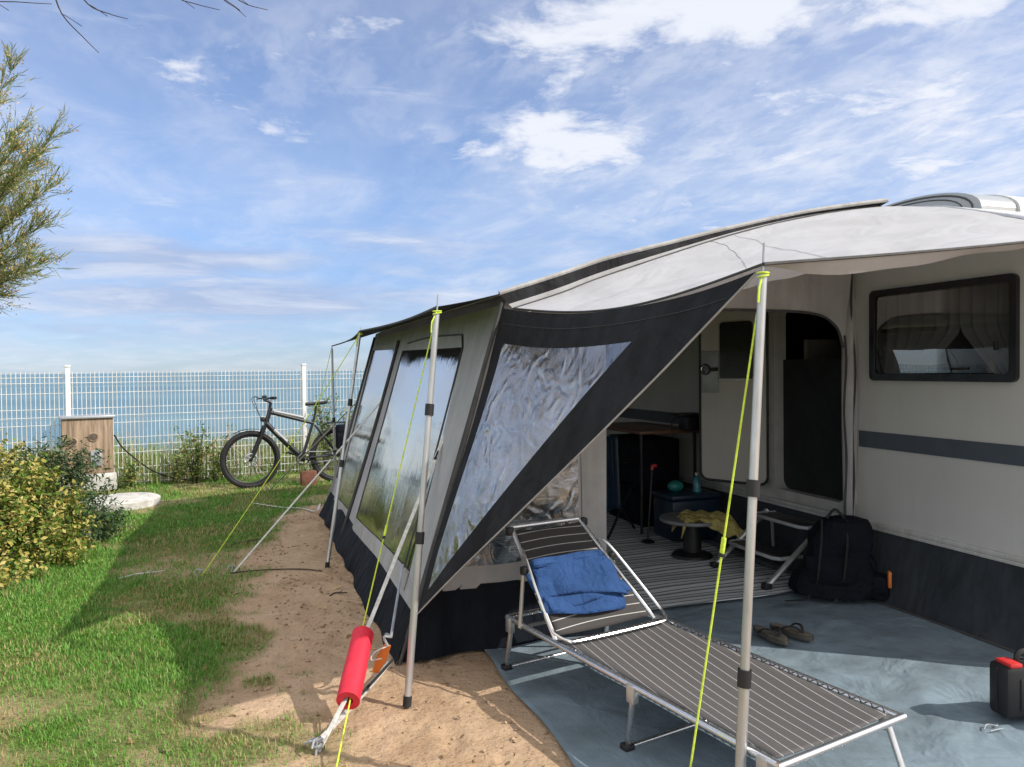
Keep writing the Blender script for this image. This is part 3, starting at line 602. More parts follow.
for p, a in seedc:
    for _ in range(11):
        q = p+Vector((rr.gauss(0, .028), rr.gauss(0, .028), rr.gauss(0, .028))); s1 = Vector((rr.gauss(0, 1), rr.gauss(0, 1), rr.gauss(0, 1))).normalized()*.0105; s2 = s1.cross(Vector((rr.random(), rr.random(), rr.random()))).normalized()*.008
        V += [q-s1, q+s2, q+s1, q-s2]; Fc += [(k, k+1, k+2), (k, k+2, k+3)]; k += 4; g = rr.random(); C_ += [(.50+.22*g, .36+.18*g, .18+.10*g)]*4
np_mesh('foliage', np.array([tuple(v) for v in V]), np.array(Fc), 3, M['leaf'], np.array(C_), tam)
# a bough overhead, mostly outside the picture
OB = Vector((-3.6, 2.3, 0)); ob = thing('overhanging_tree', 'bare twigs of an overhanging tree hanging into the top left corner of the sky', 'tree', OB)
mb = MB(); mb.tube(smoothline([OB-Vector((0, 0, .1)), OB+Vector((.1, .1, 1.4)), OB+Vector((.3, .3, 2.9)), OB+Vector((.9, .9, 3.9))], 12), [.13-.005*j for j in range(13)], 9)
lim = aD(20, -60, 4.4); lim2 = aD(215, -55, 4.6); hub = OB+Vector((.9, .9, 3.9)); c1 = bez(hub, lerp(hub, lim, .5)+Vector((0, 0, .3)), lim, 10); c2 = bez(lim, lerp(lim, lim2, .5)+Vector((0, 0, .12)), lim2, 10)
mb.tube(c1, [.05-.0025*j for j in range(11)], 7); mb.tube(c2, [.025-.0018*j for j in range(11)], 6); mb.build('trunk', M['bark'], ob)
mb = MB()
for st, pts in ((lim, ((48, -20), (62, 14), (84, 38), (99, 53))), (lerp(lim, lim2, .25), ((70, -25), (88, 4), (110, 14), (128, 19))), (lim, ((0, -30), (-12, -2), (20, 2), (52, 4))), (lerp(lim, lim2, .7), ((165, -30), (176, -4), (196, 4), (220, 10))), (lim2, ((222, -28), (230, -8), (246, 4), (268, 10))), (lerp(lim, lim2, .85), ((205, -25), (222, -2), (236, 8), (246, 17)))):
    mb.tube(smoothline([st]+[aD(x, y, 4.45+.05*i) for i, (x, y) in enumerate(pts)], 18), [.0055-.0002*j for j in range(19)], 4)
    e = aD(*pts[1], 4.5); mb.tube(bez(e, e+Vector((.03, 0, -.01)), e+Vector((.10, .02, -.05)), 5), .002, 4)
mb.build('twigs', M['twig'], ob)

# ================================================================== SERVICE POST AND DISC
c = G(88, 489); c.z = 0; bx, by = fd, -fn
pb = thing('service_post', 'square wooden electric hook-up post with two round sockets and a grey lid', 'hook-up post', c)
pd_ = .50
MB().box(c+Vector((0, 0, .10)), (.63, pd_+.08, .24), (fd, fn, Vector((0, 0, 1))), .012).build('plinth', M['concrete'], pb)
MB().box(c+Vector((0, 0, .575)), (.57, pd_, .71), (fd, fn, Vector((0, 0, 1))), .012).build('cabinet', M['wood'], pb)
mb = MB()
mb.box(c+Vector((0, 0, .945)), (.62, pd_+.06, .035), (fd, fn, Vector((0, 0, 1))), .01); mb.build('lid', M['greymetal'], pb)
for dx, dz in ((-.17, .64), (.06, .69)):
    o = c+fd*dx+fn*(pd_/2+.006)+Vector((0, 0, dz)); mb = MB(); mb.ring(o, .050, .010, (fd, Vector((0, 0, 1))), 20, 6); so = mb.build('socket', M['wood'], pb)
    MB().disc(o, .042, .02, (fd, Vector((0, 0, 1)))).build('socket_cap', M['bark'], so)
MB().box(c+fd*.09+fn*(pd_/2+.008)+Vector((0, 0, .42)), (.13, .03, .20), (fd, fn, Vector((0, 0, 1))), .008).build('meter_panel', M['greymetal'], pb)
cab = MB(); cab.tube(smoothline([c+fd*.30+fn*.2+Vector((0, 0, .70)), c+fd*.42+fn*.24+Vector((0, 0, .5)), c+fd*.75+fn*.2+Vector((0, 0, .2)), c+fd*1.15+fn*.1+Vector((0, 0, .035)), c+fd*1.7-fn*.05+Vector((0, 0, .02))], 20), .011, 6)
tag(cab.build('power_cable', M['rubber']), 'black power cable running from the wooden hook-up post down to the grass', 'cable')
p0, p1 = G(110, 490), G(232, 474); p0.y = fence_y(p0.x)-.15; p1.y = fence_y(p1.x)-.15
dc = G(122, 505); dc.z = 0; mb = MB(); mb.tube([dc+Vector((0, 0, -.05)), dc+Vector((0, 0, .07)), dc+Vector((0, 0, .085))], [.40, .40, .375], 40)
mb.ring(dc+Vector((0, 0, .084)), .28, .006, (Vector((1, 0, 0)), Vector((0, 1, 0))), 36, 6)
tag(mb.build('concrete_disc', M['concrete']), 'round pale concrete manhole cover lying in the grass near the shrubs', 'manhole cover')

# ================================================================== BICYCLE
fwh = G(251, 488); fwh.z = 0; bd = Vector((1.06, .16, 0)).normalized(); bn = Vector((bd.y, -bd.x, 0)); Z = Vector((0, 0, 1))
bk = thing('bicycle', 'black and grey mountain bike leaning by the sea fence', 'bicycle', fwh)
def B(s, z, l=0): return fwh+bd*s+Z*z+bn*l
Rw = .342; WB = 1.13
for k, s in enumerate((0, WB)):
    c = B(s, Rw+.025); ax = (bd, Z); mb = MB(); mb.ring(c, Rw, .034, ax, 48, 8); wh = mb.build('wheel', M['rubber'], bk)
    mb = MB(); mb.ring(c, Rw-.036, .012, ax, 48, 6); mb.build('rim', M['black'], wh)
    mb = MB()
    for i in range(28):
        a = 2*math.pi*i/28; mb.tube([c+bn*(.03 if i % 2 else -.03)+bd*(.02*math.cos(a+.6))+Z*(.02*math.sin(a+.6)), c+bd*((Rw-.04)*math.cos(a))+Z*((Rw-.04)*math.sin(a))], .0015, 4, False)
    mb.build('spokes', M['greymetal'], wh)
    mb = MB(); mb.tube([c-bn*.055, c+bn*.055], .02, 12); mb.build('hub', M['black'], wh)
    mb = MB(); o = c+bn*.042; mb.ring(o, .078, .008, ax, 28, 4); mb.ring(o, .03, .006, ax, 16, 4)
    for i in range(6): a = i*math.pi/3; mb.tube([o+bd*(.03*math.cos(a))+Z*(.03*math.sin(a)), o+bd*(.076*math.cos(a+.3))+Z*(.076*math.sin(a+.3))], .005, 4)
    mb.build('brake_disc', M['steel'], wh)
mb = MB(); ht, hb = B(.25, 1.0), B(.20, .83); bb, st = B(.66, .35), B(.83, .90)
mb.tube([ht+Z*.03+bd*.01, hb-Z*.02], .03, 10); mb.tube([ht-Z*.03, st-Z*.10+bd*-.01], [.026, .02], 10); mb.tube([hb, lerp(hb, bb, .5)-Z*.01, bb], [.034, .038, .036], 10); mb.tube([bb, st], [.024, .018], 10)
for l in (-.05, .05): mb.tube([bb+bn*l*.8, B(WB, Rw+.025, l*1.3)], .013, 8); mb.tube([st-Z*.12+bn*l*.5, B(WB, Rw+.025, l*1.3)], .010, 8)
mb.build('frame', M['bike'], bk)
mb = MB(); mb.tube([lerp(ht, st, .08)-Z*.012, lerp(ht, st, .75)-Z*.045], .0265, 10); mb.tube([lerp(hb, bb, .2)+Z*.004, lerp(hb, bb, .55)+Z*.004], .037, 10); mb.build('frame_panel', M['bikeg'], bk)
mb = MB()
for l in (-.062, .062): mb.tube([hb-Z*.04+bn*l+bd*-.02, B(.03, .42, l), B(0, Rw+.025, l)], [.021, .019, .013], 8)
mb.tube([hb-Z*.045+bn*-.065+bd*-.02, hb-Z*.045+bn*.065+bd*-.02], .02, 8); mb.build('fork', M['black'], bk)
mb = MB(); mb.tube([ht+Z*.03, ht+Z*.10+bd*.015], .02, 8); mb.tube([ht+Z*.10+bd*.015, ht+Z*.13-bd*.06], .018, 8); hbm = ht+Z*.135-bd*.065
mb.tube(smoothline([hbm-bn*.36+bd*.07+Z*.03, hbm-bn*.15+bd*.01+Z*.02, hbm, hbm+bn*.15+bd*.01+Z*.02, hbm+bn*.36+bd*.07+Z*.03], 14), .013, 8); hbar = mb.build('handlebar', M['black'], bk)
for l in (-1, 1):
    mb = MB(); mb.tube([hbm+bn*.25*l+bd*.04+Z*.027, hbm+bn*.37*l+bd*.075+Z*.031], .019, 10); mb.build('grip', M['rubber'], hbar)
    mb = MB(); mb.tube([hbm+bn*.22*l+bd*.02+Z*.02, hbm+bn*.24*l-bd*.05+Z*.0, hbm+bn*.33*l-bd*.04-Z*.01], .007, 6); mb.build('brake_lever', M['black'], hbar)
mb = MB(); mb.box(hbm+Z*.04, (.05, .07, .03), (bd, bn, Z), .008); mb.build('display', M['black'], hbar)
mb = MB(); mb.tube([st-Z*.03, st+Z*.13+bd*.02], .015, 8); mb.build('seat_post', M['black'], bk)
mb = MB(); sc = st+Z*.16+bd*.03
mb.grid(lambda u, v: sc+bd*(-.15+.28*v)+bn*((.016+.06*max(0, (v-.45)/.55)**1.3)*math.cos(2*math.pi*u))+Z*(.022*math.sin(2*math.pi*u)+.02*v*v), 12, 8); mb.build('saddle', M['black'], bk)
mb = MB(); mb.tube([bb-bn*.05, bb+bn*.05], .05, 12); o = bb+bn*.055; mb.ring(o, .085, .008, (bd, Z), 28, 5)
for l, a in ((1, .4), (-1, .4+math.pi)):
    e = bb+bn*(.075*l)+bd*(.17*math.cos(a))-Z*(.17*math.sin(a)); mb.tube([bb+bn*.07*l, e], .011, 6)
    mb.box(e+bn*.05*l, (.09, .09, .018), (bd, bn, Z), .005)
mb.build('crankset', M['black'], bk)
mb = MB(); ch = [B(.66, .35+.085, .055), B(WB, Rw+.07, .055), B(WB+.045, Rw+.025, .055), B(WB, Rw-.03, .055), B(.66, .35-.085, .055), B(.575, .35, .055)]; mb.tube(ch, .006, 4, closed=True); mb.build('chain', M['greymetal'], bk)
mb = MB()
mb.grid(lambda u, v: B(0, Rw+.025)+bd*((Rw+.055)*math.cos(.95+1.15*u))+Z*((Rw+.055)*math.sin(.95+1.15*u)-.004*abs(v-.5))+bn*((v-.5)*.07), 12, 3); mb.build('mudguard', M['black'], bk, solid=.004)
mb = MB()
for l in (-.07, .07): mb.tube([B(WB-.18, .78, l*.3), B(WB-.12, .80, l), B(WB+.24, .80, l)], .007, 6); mb.tube([B(WB+.05, .80, l), B(WB, .40, l)], .006, 6)
for k_ in range(4): mb.tube([B(WB-.08+.1*k_, .80, -.07), B(WB-.08+.1*k_, .80, .07)], .006, 6)
mb.build('rear_rack', M['black'], bk)
MB().box(B(WB+.10, .62, .13), (.30, .11, .32), (bd, bn, Z), .03).build('pannier', M['bag'], bk)
mb = MB(); mb.box(B(.16, .88), (.06, .05, .06), (bd, bn, Z), .015); mb.build('headlight', M['black'], bk)
mb = MB(); mb.tube(smoothline([hbm+bn*.2, hbm-bd*.16+Z*.02, hb-bd*.06+bn*.05, B(.02, .5, .07)], 14), .0035, 5); mb.tube(smoothline([hbm-bn*.2, hbm-bd*.13+Z*.03, hb-bd*.02-bn*.04, lerp(hb, bb, .4)+Z*.045], 14), .0035, 5); mb.build('brake_cable', M['rubber'], bk)
o = B(.74, .0, -.03); mb = MB(); mb.box(B(.70, .095, .16), (.20, .10, .19), (bd, bn, Z), .01); tag(mb.build('terracotta_block', M['brick']), 'reddish terracotta block on the grass under the bicycle cranks', 'block')

# ================================================================== CARAVAN
CX = 3.88; Y0 = 2.38; Y1 = 8.9
rail = [(2.50, .43), (2.42, .9), (2.40, 1.4), (2.42, 1.8), (2.50, 2.03), (2.65, 2.15), (2.93, 2.28), (3.4, 2.43), (4.0, 2.535), (5, 2.555), (8.5, 2.555), (8.85, 2.45), (8.95, 2.0), (8.95, .43)]
def top_z(y): return float(np.interp(y, [2.42, 2.50, 2.65, 2.93, 3.4, 4.0, 5, 8.5, 8.85], [1.8, 2.03, 2.15, 2.28, 2.43, 2.535, 2.555, 2.555, 2.45]))
cv = thing('caravan', 'white touring caravan with a grey stripe, an open door and a dark framed window', 'caravan', (CX, 5.5, 0))
DY0, DY1, DZ0, DZ1 = 4.17, 4.92, .55, 1.96
WY0, WY1, WZ0, WZ1 = 2.95, 3.965, 1.40, 1.985
mb = MB(); cuts = sorted(set([2.40, 2.44, 2.50, 2.65, 2.8, 2.93, WY0+.03, 3.2, 3.4, 3.6, 3.8, WY1-.03, 4.0, DY0, DY1, 5, 6, 7, 8, 8.5, 8.85, 8.95]))
def q(y0, y1, z0, z1, za, zb): mb.add([(CX, y0, z0), (CX, y1, z1), (CX, y1, zb), (CX, y0, za)], [(0, 1, 2, 3)])
for a, b_ in zip(cuts[:-1], cuts[1:]):
    m_ = (a+b_)/2; ta, tb = top_z(max(a, 2.42)), top_z(min(b_, 8.85)) if b_ < 8.9 else 2.0; lo_ = .43
    if DY0 <= m_ <= DY1: holes = [(DZ0, DZ1)]
    elif WY0+.03 <= m_ <= WY1-.03: holes = [(WZ0+.03, WZ1-.03)]
    else: holes = []
    z = lo_
    for h0, h1 in holes: q(a, b_, z, z, h0, h0); z = h1
    q(a, b_, z, z, ta, tb)
mb.build('side_wall', M['cream'], cv, smooth=False)
mb = MB(); n = len(rail)-1                                    # roof, nose and tail as one shell behind the side wall
for (ya, za), (yb, zb) in zip(rail[:-1], rail[1:]): mb.add([(CX, ya, za), (CX+2.25, ya, za), (CX+2.25, yb, zb), (CX, yb, zb)], [(0, 1, 2, 3)])
mb.add([(CX+2.25, y, z) for y, z in rail], [tuple(range(len(rail)))]); mb.add([(CX+.02, 2.5, .43), (CX+2.25, 2.5, .43), (CX+2.25, 8.95, .43), (CX+.02, 8.95, .43)], [(0, 1, 2, 3)])
mb.build('shell', M['cream'], cv, smooth=False)
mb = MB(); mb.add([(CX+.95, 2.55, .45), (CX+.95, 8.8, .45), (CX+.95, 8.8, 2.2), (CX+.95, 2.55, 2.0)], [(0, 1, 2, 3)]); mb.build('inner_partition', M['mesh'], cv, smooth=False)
mb = MB()
for a, b_ in ((2.44, DY0-.09), (DY1+.09, 8.9)): mb.box((CX-.002, (a+b_)/2, 1.008), (.006, b_-a, .108))
mb.build('stripe', M['stripe'], cv, smooth=False)
mb = MB()
for z, h, d in ((.455, .028, .022), (.43, .02, .03), (.402, .03, .018)): mb.box((CX-d/2, 5.7, z), (d, 6.45, h), bev=.003)
mb.build('lower_rail', M['rail'], cv)
awr = MB(); awr.tube([(CX-.012, y, z-.012) for y, z in rail[4:12]], .014, 8); awr.build('awning_rail', M['alu'], cv)
mb = MB()
def sk(u, v):
    y = 2.46+(7.9-2.46)*u; b_ = .035*(vnoise(y*2.3, 0, 4)-.3); return Vector((CX-.02-(v**1.2)*(.13+b_)+.012*math.sin(y*9+v*2)*v, y, .42*(1-v)+.006))
mb.grid(sk, 90, 8); mb.build('skirt', M['skirt'], cv)
mb = MB(); mb.tube([(CX-.163-.035*(vnoise(2.46+5.44*i/60*1.0*1, 0, 4)-.3), 2.46+5.44*i/60, .012) for i in range(61)], .012, 6); mb.build('skirt_hem', M['seam'], cv)

def rrect(y0, y1, z0, z1, r, n=5):
    out = []
    for cy_, cz, a in ((y1-r, z1-r, 0), (y0+r, z1-r, 90), (y0+r, z0+r, 180), (y1-r, z0+r, 270)):
        for i in range(n+1): t = rad(a+90*i/n); out.append((cy_+r*math.cos(t), cz+r*math.sin(t)))
    return out
def frame_yz(mb, o, i, x0, x1):
    n = len(o); vs = [(x0, y, z) for y, z in o]+[(x0, y, z) for y, z in i]+[(x1, y, z) for y, z in o]+[(x1, y, z) for y, z in i]
    fs = []
    for k in range(n):
        j = (k+1) % n; fs += [(k, j, n+j, n+k), (2*n+k, 3*n+k, 3*n+j, 2*n+j), (k, 2*n+k, 2*n+j, j), (n+k, n+j, 3*n+j, 3*n+k)]
    mb.add(vs, fs)
wi = thing('tmp', None, None, (0, 0, 0)); bpy.data.objects.remove(wi)
mb = MB(); frame_yz(mb, rrect(WY0, WY1, WZ0, WZ1, .035), rrect(WY0+.042, WY1-.042, WZ0+.045, WZ1-.04, .03), CX-.028, CX+.05); win = mb.build('window', M['frame'], cv)
mb = MB(); mb.add([(CX-.014, y, z) for y, z in rrect(WY0+.05, WY1-.05, WZ0+.05, WZ1-.045, .03)], [tuple(range(24))]); mb.build('pane', M['glass'], win, smooth=False)
mb = MB()
for c_, z_ in (((CX-.022, WY0+.12, WZ0+.20), (.02, .02, .05)), ((CX-.022, WY1-.12, WZ0+.20), (.02, .02, .05)), ((CX-.022, 3.30, WZ0+.075), (.02, .10, .015))): MB().box(c_, z_, bev=.003).build('window_catch', M['black'], win)
mb = MB()
def cur(y0, y1, ph, pinch):
    def f(u, v):
        y = y0+(y1-y0)*u; pin = pinch*max(0, v-.45); yc = y0 if pinch > 0 else y1; y = y+(yc-y)*abs(pin)*1.1*(1 if True else 0); return Vector((CX+.13+.018*math.sin(u*38+ph), y, WZ1-.03-(WZ1-WZ0-.03)*v))
    return f
mb.grid(cur(WY0-.02, 3.43, 0, .9), 60, 10); mb.grid(cur(3.42, WY1+.03, 1, -.9), 60, 10); mb.build('curtain', M['curtain'], win)
# door opening, frame, fly screen, open leaf
mb = MB(); frame_yz(mb, rrect(DY0-.065, DY1+.05, DZ0-.065, DZ1+.05, .10), rrect(DY0, DY1, DZ0, DZ1, .08), CX-.03, CX+.08); dfm = mb.build('door_frame', M['rail'], cv)
mb = MB(); mb.box((CX+.06, (DY0+DY1)/2, 1.05), (.012, DY1-DY0, 1.0)); mb.build('fly_screen', M['mesh'], dfm)
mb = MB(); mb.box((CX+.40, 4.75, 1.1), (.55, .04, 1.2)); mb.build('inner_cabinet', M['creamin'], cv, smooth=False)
mb = MB(); mb.grid(lambda u, v: Vector((CX+.10+.012*math.sin(u*20), 4.285+.05*u, 1.88-.30*v)), 16, 4); mb.build('door_curtain', M['lgrey'], cv)
hp = Vector((CX-.05, DY1+.04, 0)); fe = Vector((3.56, 5.47, 0)); ld_ = (fe-hp).normalized(); ln = Vector((-ld_.y, ld_.x, 0)); LW = .585
def Lf(s, z, o=0): return hp+ld_*s+Z*z+ln*o
def leaf_poly(s0, s1, z0, z1, r, o): return [Lf(y, z, o) for y, z in rrect(s0, s1, z0, z1, r)]
if ln.x > 0: ln = -ln
mb = MB(); mb.poly_extrude(leaf_poly(0, LW, .57, 1.97, .07, -.02), ln*.04); dl = mb.build('door', M['door'], cv, smooth=False)
mb = MB(); mb.tube([p for p in leaf_poly(0, LW, .57, 1.97, .07, .021)], .011, 6, closed=True); mb.build('door_seal', M['black'], dl)
mb = MB(); mb.poly_extrude(leaf_poly(.12, .40, 1.40, 1.86, .03, .022), ln*.012); dw = mb.build('door_window', M['frame'], dl, smooth=False)
mb = MB(); mb.box(Lf(.26, 1.395, .03), (.31, .03, .022), (ld_, ln, Z), .004); mb.build('blind_rail', M['rail'], dw)
mb = MB(); mb.box(Lf(.49, 1.46, .026), (.15, .012, .34), (ld_, ln, Z), .006); lk = mb.build('lock_plate', M['greymetal'], dl)
mb = MB(); mb.ring(Lf(.525, 1.48, .042), .034, .012, (ld_, Z), 20, 8); mb.box(Lf(.46, 1.48, .045), (.10, .02, .03), (ld_, ln, Z), .006); mb.build('door_handle', M['black'], lk)
MB().ring(Lf(.525, 1.48, .05), .031, .006, (ld_, Z), 20, 8).build('handle_ring', M['steel'], lk)
# roof dome
mb = MB(); RA, RB = 3.42, 4.56; rc, rx0 = (RA+RB)/2, CX+.30
def arc(t, k=1.0, zb=2.44, h=.17): return (rc+(RB-RA)/2*k*math.cos(math.pi*t), zb+h*k*max(0, math.sin(math.pi*t))**.8)
prof = [arc(i/20) for i in range(21)]
zroof = lambda y: top_z(y)-.02
prof = [(y, max(z, 0)) for y, z in prof]
bot = [(RB, 2.40), (RA, 2.40)]
mb.poly_extrude([(rx0, y, z) for y, z in prof+[(RA, 2.40), (RB, 2.40)]], (.30, 0, 0)); rd = mb.build('roof_dome', M['roofpod'], cv)
mb = MB(); mb.tube([(rx0-.002, *arc(i/20, .90)) for i in range(21)], .006, 6); mb.tube([(rx0-.002, *arc(i/20, .78)) for i in range(21)], .004, 6); mb.build('dome_seam', M['seam'], rd)
mb = MB(); mb.poly_extrude([(rx0+.30, *arc(i/20, 1.03)) for i in range(21)]+[(rx0+.30, RA-.02, 2.40), (rx0+.30, RB+.02, 2.40)], (.9, 0, 0)); mb.build('dome_cover', M['white'], rd)
mb = MB(); mb.tube([(rx0+.05, RA+.02, 2.455), (rx0+.29, RA+.02, 2.455)], .02, 10); mb.build('dome_hinge', M['steel'], rd)

# ================================================================== AWNING
aw = thing('awning', 'grey caravan awning with clear windows, dark mud skirt and pale front canopy', 'awning', (.7, 6.0, 0))
AY0, AY1 = 3.82, 8.2
def WP(y, s, o=0):
    nrm = Vector((-1.85, 0, .57)).normalized(); bl = .025*math.sin(math.pi*s)*math.sin(math.pi*(y-AY0)/(AY1-AY0)*2)**2
    return Vector((.70+.57*s, y, 1.85*s))+nrm*(o-bl)
def quad_ring(mb, fn, outer, inner, n=10, rows=4):
    """cloth between an outer quad and an inner quad, both given as four (a, b) corners"""
    def per(c, t):
        t = (t % 1)*4; i = int(t); u = t-i; a, b_ = c[i % 4], c[(i+1) % 4]; return (a[0]*(1-u)+b_[0]*u, a[1]*(1-u)+b_[1]*u)
    mb.grid(lambda u, v: fn(*[x*(1-v)+y*v for x, y in zip(per(outer, u), per(inner, u))]), n*4, rows)
def quad_fill(mb, fn, c, nu=24, nv=24):
    mb.grid(lambda u, v: fn(*[(c[0][k]*(1-u)+c[1][k]*u)*(1-v)+(c[3][k]*(1-u)+c[2][k]*u)*v for k in (0, 1)]), nu, nv)
p1 = [(4.16, .205), (6.26, .165), (6.37, .90), (4.42, .885)]; p2 = [(6.74, .15), (7.72, .14), (8.08, .925), (6.72, .915)]
mb = MB(); quad_ring(mb, WP, [(AY0, .125), (6.58, .105), (6.56, .995), (AY0+.02, .995)], p1, 14, 5); quad_ring(mb, WP, [(6.58, .105), (7.95, .10), (AY1, .995), (6.56, .995)], p2, 10, 4)
mb.build('front_wall', M['grey'], aw)
for pp in (p1, p2):
    mb = MB(); quad_fill(mb, lambda y, s: WP(y, s, -.006), pp, 30, 20); mb.build('window_pane', M['pane1'], aw)
mb = MB()
for pp in (p1, p2):
    e = [(pp[0][0]-.0, pp[0][1]-.055), (pp[1][0], pp[1][1]-.05), pp[1], pp[0]]; quad_fill(mb, lambda y, s: WP(y, s, .004), e, 20, 2)
mb.build('window_hem', M['lgrey'], aw)
for pts_, r_ in (([WP(6.60+.0*s, s, .012) for s in [.05+i*.045 for i in range(21)]], .016), ([WP(8.15-.02*i, 1-i*.06, .008) for i in range(14)], .014), ([WP(AY0+.005, i/20, .006) for i in range(21)], .009), ([WP(4.30+.13*(s-.2), s, .006) for s in [.2+i*.034 for i in range(21)]]+[WP(4.48+.14*i, .925+.012*math.sin(i*.24), .006) for i in range(13)], .006)): MB().tube(pts_, r_, 6).build('piping', M['seam'], aw)
def skf(y0, y1):
    def f(u, v):
        y = y0+(y1-y0)*u; p = WP(y, .13*(1-v)); k = v*(.02+.03*vnoise(y*3, 1, 5))+.010*math.sin(y*11)*v; return p-Vector((k, 0, 0))+Vector((0, 0, .004))
    return f
mb = MB(); mb.grid(skf(AY0, 8.1), 80, 6)
def sdx(z): return .70+.57*z/1.85
def SW(x, z, o=0): return Vector((x, 3.87+.18*max(0, min(1, (x-2.6)/1.2))**2-.03*math.sin(math.pi*min(1, z/1.9))+.012*math.sin(x*13+z*3)-o, z))
mb.grid(lambda u, v: SW(sdx(.36*(1-v)) + (1.88-sdx(.36*(1-v)))*u, .36*(1-v)+.004, .02*v+.012*math.sin(u*17)*v), 30, 5)
mb.build('mud_skirt', M['navy'], aw)
prof_s = [(1.25, 1.892), (1.60, 2.005), (1.88, 2.100), (2.27, 2.202), (2.67, 2.306), (3.25, 2.440), (3.8, 2.535), (3.87, 2.543)]; gab = smoothline([(x, 0, z) for x, z in prof_s], 30)
# side wall: window section, doorway head, strip along the caravan
mb = MB(); so = [(sdx(.34), .34), (1.88, .34), (1.88, 2.03), (1.30, 1.86)]; si = [(.96, .46), (1.70, .46), (1.70, 1.62), (1.30, 1.62)]
quad_ring(mb, SW, so, si, 10, 4)
head = smoothline([(1.88, 0, 1.82), (2.5, 0, 1.84), (3.40, 0, 1.84), (3.66, 0, 1.77), (3.74, 0, 1.62)], 30)
mb.grid(lambda u, v: SW(*(lambda p: (p.x, p.z))(lerp(plin(gab, .20+.80*u), plin(head, u), v)))-Vector((0, -.06*v, 0)), 40, 8)
mb.grid(lambda u, v: (lambda z: SW((3.74+.13*max(0, (z-1.62)/.96)+.008*math.sin(v*9))*(1-u)+3.875*u, z)+Vector((0, .062+.025*math.sin(u*9)*min(1, v*3), 0)))(2.56-2.54*v), 12, 30)
mb.build('side_wall', M['grey'], aw)
mb = MB(); quad_fill(mb, SW, si, 20, 24); mb.build('side_window', M['pane2'], aw)
mb = MB(); mb.grid(lambda u, v: SW(1.72+.15*u, .36+1.42*v, .008), 6, 12); mb.build('side_strip', M['lgrey'], aw)
mb = MB(); mb.tube([SW(p.x, p.z, .0)+Vector((0, .055, 0)) for p in head], .009, 6); mb.tube([SW(3.75+.012*math.sin(i*.8), 1.70-.085*i, -.05) for i in range(20)], .008, 5); mb.tube([SW(3.83+.010*math.sin(i), 2.40-.12*i, -.05) for i in range(18)], .007, 5); mb.build('door_zip', M['seam'], aw)
# roof
ry = lambda v: 3.83+(AY1+.05-3.83)*v
mb = MB(); mb.grid(lambda u, v: (lambda p: Vector((p.x, ry(v), p.z-.025*math.sin(math.pi*v*2)**2*math.sin(math.pi*u))))(plin(gab, u)), 30, 24); mb.build('roof', M['roofcl'], aw, solid=.006)
mb = MB(); far_ = [(1.26, .0), (3.87, .0), (3.87, 2.56), (1.26, 1.86)]
mb.grid(lambda u, v: (lambda p: Vector((lerp((sdx(p.z*v), 0, 0), p, 1).x if u > .02 else sdx(p.z*v), 8.2, p.z*v)))(plin(gab, u)), 20, 8); mb.build('far_wall', M['grey'], aw)
mb = MB(); mb.tube([Vector((p.x, 3.82, p.z+.008)) for p in gab[:28]], .013, 8); mb.build('roof_beam', M['lgrey'], aw)
cg = smoothline([(1.32, 3.80, 1.82), (1.60, 3.80, 1.91), (1.88, 3.80, 2.015), (2.67, 3.80, 2.27), (3.25, 3.82, 2.415), (3.8, 3.86, 2.515), (3.885, 3.92, 2.525)], 30)   # where the canopy is zipped on
fa_ = lambda u, v: lerp(Vector((plin(gab, u).x, 3.815, plin(gab, u).z)), plin(cg, u)+Vector((0, .005, 0)), v)
mb = MB(); mb.grid(lambda u, v: fa_(u, v*.68), 30, 2); mb.build('fascia', M['dark'], aw)
mb = MB(); mb.grid(lambda u, v: fa_(u, .68+v*.32), 30, 2); mb.build('fascia_band', M['grey'], aw)
mb = MB(); mb.tube([plin(cg, i/40)+Vector((0, -.006, 0)) for i in range(41)], .005, 6); mb.build('canopy_zip', M['seam'], aw)
# visor over the front wall
P1T, P2T, P3T = aX(437, 307, .83), aX(360, 331, .83), aX(332, 346, .83)
def vedge(t):
    if t < .5: a, b_, u = P1T, P2T, t*2
    else: a, b_, u = P2T, P3T, t*2-1
    return lerp(a, b_, u)+Vector((.05*math.sin(math.pi*u), 0, -.004*math.sin(math.pi*u)))
mb = MB(); mb.grid(lambda u, v: lerp(Vector((1.255, 3.83+(AY1+.05-3.83)*u, 1.897)), vedge(u), v)-Vector((0, 0, .004*math.sin(math.pi*v))), 44, 6); mb.build('visor', M['dark'], aw, solid=.004)
mb = MB(); mb.tube([vedge(i/40) for i in range(41)], .007, 6); mb.build('visor_hem', M['seam'], aw)
